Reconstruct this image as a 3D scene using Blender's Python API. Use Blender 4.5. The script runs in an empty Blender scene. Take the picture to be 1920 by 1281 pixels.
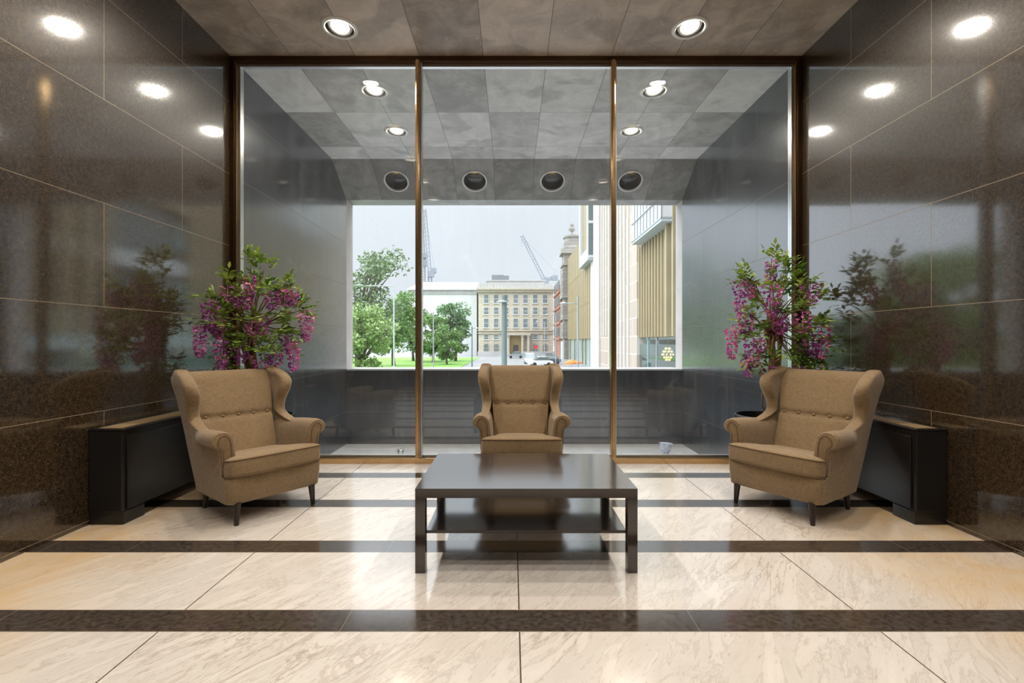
import bpy, bmesh, math, random
from mathutils import Vector, Matrix
PI = math.pi
S = bpy.context.scene
COL = S.collection
F = 885.0; CZ = 1.231
def PX(px, d): return (px - 960.0) / F * d
def PZ(py, d): return CZ - (py - 640.5) / F * d
XL, XR, ZC = -2.841, 2.92, 4.11          # side walls, ceiling height
YG = 4.80                                # glass line
YP, YE, ZB = 8.10, 8.42, -0.53           # parapet front, opening line, balcony floor
ZS = -2.6                                # street level

# ------------------------------------------------------------------ node helpers
class NT:
    def __init__(self, name):
        self.m = bpy.data.materials.new(name); self.m.use_nodes = True
        self.t = self.m.node_tree; self.t.nodes.clear()
        self.out = self.t.nodes.new('ShaderNodeOutputMaterial')
    def n(self, typ, **kw):
        nd = self.t.nodes.new(typ)
        for k, v in kw.items(): setattr(nd, k, v)
        return nd
    def put(self, sock, v):
        if isinstance(v, bpy.types.NodeSocket): self.t.links.new(v, sock)
        elif v is not None:
            if hasattr(sock.default_value, '__len__') and not hasattr(v, '__len__'): v = [v] * len(sock.default_value)
            if hasattr(v, '__len__') and len(sock.default_value) == 4 and len(v) == 3: v = (*v, 1)
            sock.default_value = v
    def math(self, op, a, b=None, c=None, clamp=False):
        nd = self.n('ShaderNodeMath', operation=op, use_clamp=clamp)
        self.put(nd.inputs[0], a); self.put(nd.inputs[1], b)
        if c is not None: self.put(nd.inputs[2], c)
        return nd.outputs[0]
    def mix(self, f, a, b):
        nd = self.n('ShaderNodeMix', data_type='RGBA')
        self.put(nd.inputs[0], f); self.put(nd.inputs[6], a); self.put(nd.inputs[7], b)
        return nd.outputs[2]
    def pos(self):
        g = self.n('ShaderNodeNewGeometry'); s = self.n('ShaderNodeSeparateXYZ')
        self.t.links.new(g.outputs['Position'], s.inputs[0]); return g.outputs['Position'], s.outputs
    def obj(self):
        return self.n('ShaderNodeTexCoord').outputs['Object']
    def comb(self, x, y, z):
        c = self.n('ShaderNodeCombineXYZ')
        for i, v in enumerate((x, y, z)): self.put(c.inputs[i], v)
        return c.outputs[0]
    def vmath(self, op, a, b):
        nd = self.n('ShaderNodeVectorMath', operation=op); self.put(nd.inputs[0], a); self.put(nd.inputs[1], b); return nd.outputs[0]
    def noise(self, v, scale, detail=4, rough=.5, dist=0):
        nd = self.n('ShaderNodeTexNoise')
        self.put(nd.inputs['Vector'], v); nd.inputs['Scale'].default_value = scale
        nd.inputs['Detail'].default_value = detail; nd.inputs['Roughness'].default_value = rough; nd.inputs['Distortion'].default_value = dist
        return nd.outputs[0]
    def ramp(self, f, stops, interp='LINEAR'):
        nd = self.n('ShaderNodeValToRGB'); r = nd.color_ramp; r.interpolation = interp
        while len(r.elements) < len(stops): r.elements.new(0.5)
        for e, (p, c) in zip(r.elements, stops):
            e.position = p; e.color = (c, c, c, 1) if not hasattr(c, '__len__') else (*c, 1)
        self.put(nd.inputs[0], f); return nd.outputs[0]
    def bump(self, h, strength=.2, dist=.01):
        nd = self.n('ShaderNodeBump'); self.put(nd.inputs['Height'], h)
        nd.inputs['Strength'].default_value = strength; nd.inputs['Distance'].default_value = dist
        return nd.outputs[0]
    def line(self, u, period, width):
        """1 on joint lines at multiples of period"""
        f = self.math('FRACT', self.math('ADD', self.math('DIVIDE', u, period), .5))
        a = self.math('MULTIPLY', self.math('ABSOLUTE', self.math('SUBTRACT', f, .5)), period)
        return self.math('LESS_THAN', a, width / 2)
    def bsdf(self, col, rough=.5, metal=0, normal=None, **kw):
        p = self.n('ShaderNodeBsdfPrincipled')
        self.put(p.inputs['Base Color'], col); self.put(p.inputs['Roughness'], rough); self.put(p.inputs['Metallic'], metal)
        if normal is not None: self.put(p.inputs['Normal'], normal)
        for k, v in kw.items(): self.put(p.inputs[k.replace('_', ' ')], v)
        return p.outputs[0]
    def two_sided(self, ior):
        """the index seen from outside, whichever face of a thin pane is met"""
        g = self.n('ShaderNodeNewGeometry')
        return self.math('ADD', ior, self.math('MULTIPLY', g.outputs['Backfacing'], 1 / ior - ior))
    def done(self, sh):
        self.t.links.new(sh, self.out.inputs[0]); return self.m

def plain(name, col, rough=.5, metal=0, var=.12, scale=8, bump=0, **kw):
    t = NT(name); v = t.obj(); nz = t.noise(v, scale, 5)
    a = tuple(max(0, c * (1 - var)) for c in col); b = tuple(min(1, c * (1 + var)) for c in col)
    nm = t.bump(nz, bump, .01) if bump else None
    return t.done(t.bsdf(t.mix(nz, a, b), rough, metal, nm, **kw))

def emis(name, col, s):
    t = NT(name); e = t.n('ShaderNodeEmission'); t.put(e.inputs[0], col); e.inputs[1].default_value = s
    return t.done(e.outputs[0])

# ------------------------------------------------------------------ materials
def mk_granite(name, polished):
    t = NT(name); P, s = t.pos(); x, y, z = s[0], s[1], s[2]
    v = t.math('SUBTRACT', z, .0275)
    row = t.math('FLOOR', t.math('DIVIDE', v, .7225))
    half = t.math('MULTIPLY', t.math('FLOORED_MODULO', row, 2), .781)
    u = t.math('ADD', t.math('SUBTRACT', y, 3.287), half)
    jw = .0045 if polished else .006
    jl = t.math('MAXIMUM', t.line(v, .7225, jw), t.line(u, 1.562, jw))
    slab = t.math('FLOOR', t.math('DIVIDE', u, 1.562))
    wn = t.n('ShaderNodeTexWhiteNoise'); wn.noise_dimensions = '3D'; t.put(wn.inputs[0], t.comb(row, slab, 0))
    n1 = t.noise(P, 175, 3, .7)
    n2 = t.noise(P, 1.6, 5, .6)
    n3 = t.noise(P, 38, 3, .7)
    if polished:
        sp = t.math('MULTIPLY', t.ramp(n1, [(.45, 0), (.64, 1)]), t.ramp(n3, [(.36, .15), (.64, 1)]))
        base = t.mix(sp, (.0025, .002, .0014), (.165, .098, .042))
        base = t.mix(t.ramp(n2, [(.35, 0), (.75, .3)]), base, (.03, .02, .011))
        rough = t.math('ADD', .30, t.math('MULTIPLY', n1, .12))
    else:
        sp = t.ramp(n1, [(.45, 0), (.7, 1)])
        base = t.mix(sp, (.010, .0115, .0145), (.036, .040, .048))
        st = t.noise(t.comb(t.math('MULTIPLY', y, 3), t.math('MULTIPLY', x, 3), t.math('MULTIPLY', z, .7)), 2.2, 6, .7, .6)
        base = t.mix(t.ramp(st, [(.52, 0), (.78, .22)]), base, (.15, .165, .19))
        rough = .32
    base = t.mix(jl, base, (.26, .20, .14) if polished else (.09, .09, .09))
    off = t.vmath('SCALE', t.vmath('SUBTRACT', wn.outputs[1], (.5, .5, .5)), (0, 0, 0))
    off.node.inputs['Scale'].default_value = .006
    g = t.n('ShaderNodeNewGeometry')
    nrm = t.vmath('NORMALIZE', t.vmath('ADD', g.outputs['Normal'], off), (0, 0, 0))
    rough_part = t.bsdf(base, rough, 0, nrm, Specular_IOR_Level=.28 if polished else .4)
    gl = t.n('ShaderNodeBsdfGlossy'); t.put(gl.inputs['Roughness'], .072 if polished else .16)
    t.put(gl.inputs['Color'], (.93, .96, 1)); t.t.links.new(nrm, gl.inputs['Normal'])
    fr = t.n('ShaderNodeFresnel'); fr.inputs[0].default_value = 2.2 if polished else 1.75
    fac = t.math('MULTIPLY', fr.outputs[0], t.math('SUBTRACT', 1, jl))
    if polished:   # the crystals break the polish up into grains
        fac = t.math('MULTIPLY', fac, t.ramp(n1, [(.36, 1), (.62, .6)]))
    mx = t.n('ShaderNodeMixShader'); t.put(mx.inputs[0], fac)
    t.t.links.new(rough_part, mx.inputs[1]); t.t.links.new(gl.outputs[0], mx.inputs[2])
    return t.done(mx.outputs[0])

def mk_floor():
    t = NT('marble_floor'); P, s = t.pos(); x, y = s[0], s[1]
    v = t.math('SUBTRACT', y, 2.002)
    ph = t.math('MULTIPLY', t.math('FRACT', t.math('DIVIDE', v, .753)), .753)
    dark = t.math('LESS_THAN', ph, .162)
    row = t.math('FLOOR', t.math('DIVIDE', v, .753))
    ul = t.math('SUBTRACT', x, .032); ud = t.math('SUBTRACT', x, .80)
    jl = t.math('MULTIPLY', t.line(ul, 1.532, .006), t.math('SUBTRACT', 1, dark))
    jd = t.math('MULTIPLY', t.line(ud, 1.532, .005), dark)
    je = t.math('MAXIMUM', t.line(v, .753, .004), t.line(t.math('SUBTRACT', v, .162), .753, .004))
    slab = t.math('FLOOR', t.math('DIVIDE', ul, 1.532))
    off = t.comb(t.math('MULTIPLY', slab, 7.3), t.math('MULTIPLY', row, 3.7), t.math('ADD', slab, row))
    q = t.vmath('ADD', P, off)
    r0 = t.n('ShaderNodeMapping'); t.put(r0.inputs[0], q); r0.inputs['Rotation'].default_value = (0, 0, -.95)
    rot = t.n('ShaderNodeMapping'); t.put(rot.inputs[0], r0.outputs[0]); rot.inputs['Scale'].default_value = (.9, 3.6, 1)
    n1 = t.noise(rot.outputs[0], 2.6, 10, .68, .55)
    n2 = t.noise(rot.outputs[0], .9, 9, .66, .9)
    n3 = t.noise(q, .9, 3)
    vein1 = t.ramp(n1, [(.476, 0), (.497, 1), (.503, 1), (.524, 0)])
    vein2 = t.ramp(n2, [(.485, 0), (.499, 1), (.504, 1), (.515, 0)])
    vein2 = t.math('MULTIPLY', vein2, t.ramp(n3, [(.42, 0), (.62, 1)]))
    cloud = t.ramp(n1, [(.3, 0), (.7, 1)])
    spots = t.ramp(t.noise(rot.outputs[0], 16, 4, .65), [(.60, 0), (.70, 1)])
    base = t.mix(cloud, (.66, .62, .585), (.80, .765, .73))
    base = t.mix(t.math('MULTIPLY', vein1, .32), base, (.36, .31, .27))
    base = t.mix(t.math('MULTIPLY', spots, .42), base, (.36, .30, .25))
    base = t.mix(t.math('MULTIPLY', vein2, .55), base, (.30, .22, .16))
    # ochre tint growing towards the side walls
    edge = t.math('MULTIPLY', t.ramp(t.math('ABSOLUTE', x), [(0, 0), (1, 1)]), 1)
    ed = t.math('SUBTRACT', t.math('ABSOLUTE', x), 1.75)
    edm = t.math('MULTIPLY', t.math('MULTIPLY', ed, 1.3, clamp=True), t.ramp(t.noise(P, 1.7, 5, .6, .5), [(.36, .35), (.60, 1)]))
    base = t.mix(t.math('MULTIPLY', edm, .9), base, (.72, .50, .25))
    dn = t.noise(P, 40, 6, .7)
    dk = t.mix(t.ramp(dn, [(.35, 0), (.75, 1)]), (.024, .019, .016), (.115, .090, .072))
    col = t.mix(dark, base, dk)
    col = t.mix(jl, col, (.10, .075, .05)); col = t.mix(jd, col, (.16, .13, .10)); col = t.mix(je, col, (.30, .25, .19))
    rough = t.math('ADD', .09, t.math('MULTIPLY', t.noise(P, 3, 4), .09))
    jj = t.math('MAXIMUM', t.math('MAXIMUM', jl, jd), je)
    return t.done(t.bsdf(col, rough, 0, t.bump(t.math('SUBTRACT', 1, jj), .06, .001), IOR=2.3))

def mk_ceiling(name, tones, y0, rows, warm, g=1.0):
    t = NT(name); P, s = t.pos(); x, y = s[0], s[1]
    u = t.math('ADD', x, .29); v = t.math('SUBTRACT', y, y0)
    ci = t.math('ADD', t.math('FLOOR', t.math('DIVIDE', u, .645)), 4)
    ri = t.math('FLOOR', t.math('DIVIDE', v, 1.05))
    n = len(tones)
    idx = t.math('DIVIDE', t.math('ADD', t.math('ADD', t.math('MULTIPLY', ri, 9), ci), .5), n)
    tone = t.ramp(idx, [(i / n, c) for i, c in enumerate(tones)], 'CONSTANT')
    j = t.math('MAXIMUM', t.line(u, .645, .006), t.line(v, 1.05, .006))
    off = t.comb(t.math('MULTIPLY', ci, 5.1), t.math('MULTIPLY', ri, 2.7), 0)
    q = t.vmath('ADD', P, off)
    n1 = t.noise(q, 3.0, 7, .65, .8); n2 = t.noise(q, 26, 5, .7, .5); n3 = t.noise(q, 1.7, 4, .5, .5)
    a, b = ((.27, .205, .155), (.88, .755, .64)) if warm else ((.25, .24, .22), (.84, .825, .79))
    a = tuple(c * g for c in a); b = tuple(c * g for c in b)
    f = t.math('ADD', t.math('MULTIPLY', tone, .85), t.math('MULTIPLY', t.math('SUBTRACT', n1, .5), 1.25), clamp=True)
    base = t.mix(f, a, b)
    base = t.mix(t.ramp(n3, [(.57, 0), (.64, .4)]), base, tuple(c * .75 for c in a))
    base = t.mix(t.ramp(n2, [(.60, 0), (.72, .35)]), base, tuple(min(1, c * 1.5) for c in b))
    base = t.mix(j, base, tuple(c * .45 for c in a))
    return t.done(t.bsdf(base, t.math('ADD', .30, t.math('MULTIPLY', n1, .25)), 0, t.bump(n2, .15, .003)))

def mk_glass(name, seed):
    t = NT(name); P, s = t.pos()
    st = t.noise(t.vmath('ADD', t.comb(t.math('MULTIPLY', s[0], 6), s[1], t.math('MULTIPLY', s[2], .8)), (seed, 0, seed * 2)), 1.6, 6, .65, .4)
    sc = t.noise(t.vmath('ADD', P, (seed * 3, 0, 0)), 7, 8, .75, 1.5)
    d = t.math('ADD', t.math('MULTIPLY', t.ramp(st, [(.45, 0), (.75, 1)]), .02), t.math('MULTIPLY', t.ramp(sc, [(.62, 0), (.75, 1)]), .06))
    d = t.math('ADD', d, .010)
    tr = t.n('ShaderNodeBsdfTransparent'); t.put(tr.inputs[0], (.955, .975, .975))
    gl = t.n('ShaderNodeBsdfGlossy'); gl.inputs['Roughness'].default_value = 0.0
    fr = t.n('ShaderNodeFresnel'); t.put(fr.inputs[0], t.two_sided(1.6))
    m1 = t.n('ShaderNodeMixShader'); t.put(m1.inputs[0], fr.outputs[0]); t.t.links.new(tr.outputs[0], m1.inputs[1]); t.t.links.new(gl.outputs[0], m1.inputs[2])
    df = t.n('ShaderNodeBsdfDiffuse'); t.put(df.inputs[0], (.8, .82, .85))
    tl = t.n('ShaderNodeBsdfTranslucent'); t.put(tl.inputs[0], (.8, .83, .88))
    md = t.n('ShaderNodeMixShader'); md.inputs[0].default_value = .5; t.t.links.new(df.outputs[0], md.inputs[1]); t.t.links.new(tl.outputs[0], md.inputs[2])
    m2 = t.n('ShaderNodeMixShader'); t.put(m2.inputs[0], d); t.t.links.new(m1.outputs[0], m2.inputs[1]); t.t.links.new(md.outputs[0], m2.inputs[2])
    return t.done(m2.outputs[0])

def mk_fabric():
    t = NT('linen_upholstery'); v = t.obj()
    w = t.noise(t.vmath('MULTIPLY', v, (260, 260, 30)), 1, 2, .6); w2 = t.noise(t.vmath('MULTIPLY', v, (30, 30, 300)), 1, 2, .6)
    w3 = t.noise(t.vmath('MULTIPLY', v, (300, 40, 40)), 1, 2, .6)
    th = t.math('DIVIDE', t.math('ADD', t.math('ADD', w, w2), w3), 3)
    pat = t.noise(v, 4, 4)
    base = t.mix(t.ramp(th, [(.36, 0), (.64, 1)]), (.150, .097, .046), (.315, .218, .114))
    base = t.mix(t.ramp(pat, [(.4, 0), (.8, .25)]), base, (.33, .22, .12))
    return t.done(t.bsdf(base, .85, 0, t.bump(th, .35, .002), Sheen_Weight=.25, Sheen_Roughness=.5))

def mk_wood(nm='black_brown_veneer', ior=1.8):
    t = NT(nm); v = t.obj()
    g = t.noise(t.vmath('MULTIPLY', v, (2.5, 45, 45)), 1, 6, .6, .3)
    base = t.mix(g, (.018, .011, .008), (.040, .026, .018))
    return t.done(t.bsdf(base, t.math('ADD', .09, t.math('MULTIPLY', g, .08)), 0, t.bump(g, .03, .002), IOR=ior))

def mk_stone(name, a, b, course=.9, length=1.6, axis='x', joint=.05, jc=None):
    t = NT(name); P, s = t.pos()
    h = s[0] if axis == 'x' else s[1]
    row = t.math('FLOOR', t.math('DIVIDE', s[2], course))
    u = t.math('ADD', h, t.math('MULTIPLY', t.math('FLOORED_MODULO', row, 2), length / 2))
    j = t.math('MAXIMUM', t.line(s[2], course, joint), t.line(u, length, joint))
    wn = t.n('ShaderNodeTexWhiteNoise'); t.put(wn.inputs[0], t.comb(row, t.math('FLOOR', t.math('DIVIDE', u, length)), 0))
    n = t.noise(P, .8, 6, .6)
    base = t.mix(t.math('ADD', t.math('MULTIPLY', wn.outputs[0], .5), t.math('MULTIPLY', n, .5)), a, b)
    base = t.mix(j, base, jc or tuple(c * .6 for c in a))
    return t.done(t.bsdf(base, .8))

def mk_leaf(name, a, b):
    t = NT(name); v = t.obj(); n = t.noise(v, 9, 3, .6)
    wn = t.n('ShaderNodeObjectInfo')
    base = t.mix(t.ramp(n, [(.35, 0), (.65, 1)]), a, b)
    df = t.bsdf(base, .5)
    tl = t.n('ShaderNodeBsdfTranslucent'); t.put(tl.inputs[0], base)
    m = t.n('ShaderNodeMixShader'); m.inputs[0].default_value = .15
    t.t.links.new(df, m.inputs[1]); t.t.links.new(tl.outputs[0], m.inputs[2])
    return t.done(m.outputs[0])

def mk_pane(name, a, b, sp=.8):
    t = NT(name); P, s = t.pos(); n = t.noise(P, .35, 3)
    return t.done(t.bsdf(t.mix(n, a, b), .06, 0, None, Specular_IOR_Level=sp))

M = {}
M['granite'] = mk_granite('polished_granite', True)
M['granite_out'] = mk_granite('weathered_granite', False)
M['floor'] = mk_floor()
M['ceil_in'] = mk_ceiling('lobby_ceiling_stone', [.25, .40, .65, .20, .62, .50, .42, .30, .28], 3.83, 1, True, .86)
M['ceil_out'] = mk_ceiling('balcony_ceiling_stone', [.95, .42, .55, .25, .72, .70, .50, .36, .85,
                                                    .15, .70, .68, .72, .40, .74, .62, .55, .22,
                                                    .75, .55, .55, .40, .45, .72, .6, .55, .75], 4.88, 3, False)
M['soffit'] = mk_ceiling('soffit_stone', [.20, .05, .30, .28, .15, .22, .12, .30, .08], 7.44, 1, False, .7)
for i in range(3): M['glass%d' % i] = mk_glass('dusty_glass_%s' % 'abc'[i], 1.7 + 4.3 * i)
M['bronze'] = plain('bronze', (.62, .42, .22), .24, 1, .15, 20)
M['dark_bronze'] = plain('dark_bronze', (.10, .06, .032), .35, 1, .2, 20)
M['steel'] = plain('brushed_steel', (.62, .62, .62), .3, 1, .08, 30)
M['fabric'] = mk_fabric()
M['piping'] = plain('piping_cord', (.15, .092, .045), .85, 0, .2, 60)
M['leg'] = plain('dark_stained_beech', (.020, .012, .008), .3, 0, .3, 25)
M['wood'] = mk_wood(); M['wood_top'] = mk_wood('lacquered_black_brown_top', 3.0)
M['black_metal'] = plain('black_enamel', (.009, .008, .008), .3, 0, .2, 6, Specular_IOR_Level=.5)
M['grille'] = plain('bronze_grille', (.50, .36, .20), .5, .8, .2, 40)
M['pot'] = plain('black_glazed_pot', (.012, .012, .013), .2, 0, .2, 10)
M['soil'] = plain('dark_soil', (.03, .02, .013), .95, 0, .5, 60, .6)
M['bark'] = plain('twisted_bark', (.24, .135, .065), .8, 0, .5, 30, .5)
M['wleaf'] = mk_leaf('wisteria_leaf', (.09, .21, .03), (.42, .54, .10))
M['petal'] = mk_leaf('wisteria_petal', (.38, .065, .48), (.95, .34, .62))
M['white_paint'] = plain('white_enamel', (.78, .77, .75), .35, 0, .03, 10)
M['lamp_on'] = emis('lit_lamp', (1, .80, .55), 3.2)
M['lens'] = plain('dark_lens', (.02, .028, .036), .08, 0, .3, 5)
M['amber'] = plain('amber_reflector', (.55, .36, .14), .3, 1, .15, 12)
M['terrazzo'] = plain('pale_balcony_paving', (.72, .73, .74), .22, 0, .25, 5)
M['jamb'] = plain('pale_jamb_stone', (.50, .46, .44), .6, 0, .2, 4)
M['sill'] = plain('sill_stone', (.52, .53, .54), .5, 0, .2, 4)
M['plastic'] = plain('crumpled_plastic', (.50, .55, .66), .25, 0, .5, 22)

# ------------------------------------------------------------------ mesh builder
class MB:
    def __init__(s): s.v = []; s.f = []
    def add(s, vs, fs):
        o = len(s.v); s.v += [tuple(p) for p in vs]; s.f += [tuple(o + i for i in f) for f in fs]; return s
    def box(s, x0, x1, y0, y1, z0, z1, M4=None):
        vs = [Vector((x, y, z)) for z in (z0, z1) for y in (y0, y1) for x in (x0, x1)]
        if M4 is not None: vs = [M4 @ p for p in vs]
        return s.add(vs, [(0, 2, 3, 1), (4, 5, 7, 6), (0, 1, 5, 4), (2, 6, 7, 3), (0, 4, 6, 2), (1, 3, 7, 5)])
    def loft(s, secs, cap=True, closed=True):
        n = len(secs[0]); vs = [p for sc in secs for p in sc]; fs = []
        for i in range(len(secs) - 1):
            for j in range(n if closed else n - 1):
                k = (j + 1) % n
                fs.append((i * n + j, i * n + k, (i + 1) * n + k, (i + 1) * n + j))
        if cap: fs += [tuple(range(n))[::-1], tuple((len(secs) - 1) * n + j for j in range(n))]
        return s.add(vs, fs)
    def tube(s, pts, r, n=8, closed=False):
        pts = [Vector(p) for p in pts]; m = len(pts); secs = []
        up = None
        for i, p in enumerate(pts):
            if closed: d = pts[(i + 1) % m] - pts[i - 1]
            else: d = pts[min(i + 1, m - 1)] - pts[max(i - 1, 0)]
            d.normalize()
            if up is None: up = Vector((0, 0, 1)) if abs(d.z) < .9 else Vector((1, 0, 0))
            a = d.cross(up).normalized(); b = a.cross(d).normalized(); up = b
            rr = r[i] if hasattr(r, '__len__') else r
            secs.append([p + a * rr * math.cos(2 * PI * k / n) + b * rr * math.sin(2 * PI * k / n) for k in range(n)])
        if closed: secs.append(secs[0]); return s.loft(secs, cap=False)
        return s.loft(secs)
    def lathe(s, prof, c=(0, 0, 0), n=32, M4=None, cap=True):
        secs = []
        for r, z in prof:
            sec = [Vector((r * math.cos(2 * PI * k / n), r * math.sin(2 * PI * k / n), z)) for k in range(n)]
            secs.append([(M4 @ p if M4 is not None else p) + Vector(c) for p in sec])
        return s.loft(secs, cap=cap)
    def build(s, name, mat, parent=None, smooth=False, bevel=0, sub=0, loc=None, angle=None):
        me = bpy.data.meshes.new(name); me.from_pydata(s.v, [], s.f); me.validate()
        bm = bmesh.new(); bm.from_mesh(me); bmesh.ops.recalc_face_normals(bm, faces=bm.faces); bm.to_mesh(me); bm.free()
        me.materials.append(mat)
        if smooth:
            me.polygons.foreach_set('use_smooth', [True] * len(me.polygons))
            if angle is not None: me.set_sharp_from_angle(angle=angle)
        o = bpy.data.objects.new(name, me); COL.objects.link(o)
        if loc is not None: o.location = loc
        if parent is not None: o.parent = parent
        if bevel:
            b = o.modifiers.new('edge', 'BEVEL'); b.width = bevel; b.segments = 2; b.limit_method = 'ANGLE'
        if sub:
            b = o.modifiers.new('soft', 'SUBSURF'); b.levels = sub; b.render_levels = sub
        return o

def tag(o, label=None, cat=None, group=None, kind=None):
    if label: o['label'] = label
    if cat: o['category'] = cat
    if group: o['group'] = group
    if kind: o['kind'] = kind
    return o
def thing(name, label, cat, loc=(0, 0, 0), rz=0, group=None):
    o = bpy.data.objects.new(name, None); COL.objects.link(o); o.location = loc; o.rotation_euler = (0, 0, rz)
    o.empty_display_size = .1
    return tag(o, label, cat, group)
def struct(o): o['kind'] = 'structure'; return o
KIDS = {}
def children(o): return [c for c in COL.objects if c.parent == o]
def dup(o, parent=None):
    c = o.copy(); COL.objects.link(c)
    if parent is not None: c.parent = parent
    for ch in children(o): dup(ch, c)
    return c
def interp(tab, x):
    if x <= tab[0][0]: return tab[0][1]
    for (a, va), (b, vb) in zip(tab, tab[1:]):
        if x <= b:
            t = (x - a) / (b - a); t = t * t * (3 - 2 * t) * .5 + t * .5
            return va + (vb - va) * t
    return tab[-1][1]

def cr(tab, x):
    """smooth cubic through the table"""
    if x <= tab[0][0]: return tab[0][1]
    if x >= tab[-1][0]: return tab[-1][1]
    n = len(tab)
    sl = [(tab[i + 1][1] - tab[i][1]) / (tab[i + 1][0] - tab[i][0]) for i in range(n - 1)]
    m = [sl[0]] + [(sl[i - 1] + sl[i]) / 2 if sl[i - 1] * sl[i] > 0 else 0 for i in range(1, n - 1)] + [sl[-1]]
    for i in range(n - 1):
        if x <= tab[i + 1][0]:
            h = tab[i + 1][0] - tab[i][0]; t = (x - tab[i][0]) / h
            return ((2 * t ** 3 - 3 * t * t + 1) * tab[i][1] + (t ** 3 - 2 * t * t + t) * h * m[i]
                    + (3 * t * t - 2 * t ** 3) * tab[i + 1][1] + (t ** 3 - t * t) * h * m[i + 1])
def cut_holes(o, holes):
    """holes: list of 4x4 matrices of unit-radius cylinders along z in [-1,1]"""
    c = MB()
    for m, r, h in holes: c.lathe([(r, -h), (r, h)], n=40, M4=m.to_3x3().to_4x4(), c=m.translation)
    k = c.build('cutter', M['jamb'])
    b = o.modifiers.new('holes', 'BOOLEAN'); b.operation = 'DIFFERENCE'; b.object = k; b.solver = 'EXACT'
    dg = bpy.context.evaluated_depsgraph_get(); dg.update()
    me = bpy.data.meshes.new_from_object(o.evaluated_get(dg))
    o.modifiers.clear(); old = o.data; o.data = me
    bpy.data.meshes.remove(old)
    km = k.data; bpy.data.objects.remove(k); bpy.data.meshes.remove(km)

# ------------------------------------------------------------------ room shell
Y0 = -3.2
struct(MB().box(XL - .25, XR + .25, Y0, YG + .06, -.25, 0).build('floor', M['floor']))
struct(MB().box(XL - .25, XL, Y0, YG, 0, ZC).build('wall_left', M['granite']))
struct(MB().box(XR, XR + .25, Y0, YG, 0, ZC).build('wall_right', M['granite']))
struct(MB().box(XL - .25, XR + .25, Y0 - .25, Y0, -.25, ZC).build('wall_back', M['granite']))
ceil_in = struct(MB().box(XL - .25, XR + .25, Y0, YG, ZC, ZC + .3).build('ceiling', M['ceil_in']))
ceil_out = struct(MB().box(XL - .25, XR + .25, YG, 7.44, ZC, ZC + .3).build('ceiling_balcony', M['ceil_out']))
struct(MB().box(XL - .25, XL, YG, YP, ZB, ZC).build('wall_left_balcony', M['granite_out']))
struct(MB().box(XR, XR + .25, YG, YP, ZB, ZC).build('wall_right_balcony', M['granite_out']))
struct(MB().box(XL - .25, XL - .0, YP, YE, ZB, ZC).build('trim_1', M['jamb']))
struct(MB().box(XR + .0, XR + .25, YP, YE, ZB, ZC).build('trim_2', M['jamb']))
struct(MB().box(XL - .25, XR + .25, YG + .06, YP + .5, ZB - .25, ZB).build('floor_balcony', M['terrazzo']))
struct(MB().box(XL, XR, YP, YP + .46, ZB, .735).build('wall_parapet', M['granite_out']))
struct(MB().box(XL, XR, YP - .005, YP + .48, .735, .762).build('trim_3', M['sill'], bevel=.004))
# sloping soffit over the opening
ZL = 3.66
sm = MB()
prof = [(7.44, ZC), (YP, ZL), (YE, ZL), (YE, ZC + .3), (7.44, ZC + .3)]
sm.loft([[(XL - (.25), y, z) for y, z in prof], [(XR + .25, y, z) for y, z in prof]])
soffit = struct(sm.build('ceiling_soffit', M['soffit']))

# ------------------------------------------------------------------ glass wall frame
MX = [PX(785, YG), PX(1148, YG)]
fb = MB().box(XL, XR, YG - .05, YG + .05, 0, .055)
struct(fb.build('trim_4', M['bronze'], bevel=.004))
struct(MB().box(XL, XR, YG - .045, YG + .05, ZC - .05, ZC).build('trim_5', M['dark_bronze'], bevel=.003))
struct(MB().box(XL, XL + .044, YG - .05, YG + .02, .0551, ZC - .0501).build('trim_16', M['dark_bronze'], bevel=.003))
struct(MB().box(XL + .045, XL + .06, YG - .035, YG + .02, .055, ZC - .05).build('trim_6', M['bronze'], bevel=.003))
struct(MB().box(XR - .044, XR, YG - .05, YG + .02, .0551, ZC - .0501).build('trim_17', M['dark_bronze'], bevel=.003))
struct(MB().box(XR - .06, XR - .045, YG - .035, YG + .02, .055, ZC - .05).build('trim_7', M['bronze'], bevel=.003))
for k, mx in enumerate(MX):
    struct(MB().box(mx - .022, mx + .022, YG - .06, YG + .02, .0551, ZC - .0501)
           .box(mx - .012, mx + .012, YG - .075, YG - .06, .0551, ZC - .0501).build('trim_%d' % (8 + k), M['bronze'], bevel=.003))
    struct(MB().box(mx + .024, mx + .036, YG - .03, YG + .05, .0551, ZC - .0501).build('trim_%d' % (10 + k), M['steel']))
# pale inner beads that hold the panes
ib = MB()
ib.box(XL + .06, XR - .06, YG + .0, YG + .04, ZC - .085, ZC - .0505)
struct(ib.build('trim_12', M['steel']))
struct(MB().box(XL + .0605, XL + .09, YG - .02, YG + .04, .0551, ZC - .09).build('trim_13', M['steel']))
struct(MB().box(XR - .09, XR - .0605, YG - .02, YG + .04, .0551, ZC - .09).build('trim_14', M['steel']))
struct(MB().box(XL + .09, XR - .09, YG + .012, YG + .04, .0551, .075).build('trim_15', M['steel']))
xs = [XL + .06] + MX + [XR - .06]
for i in range(3):
    x0 = xs[i] + (.023 if i else .03); x1 = xs[i + 1] - (.023 if i < 2 else .03)
    struct(MB().box(x0, x1, YG + .004, YG + .012, .056, ZC - .0505).build('window_%d' % (i + 1), M['glass%d' % i]))

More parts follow.
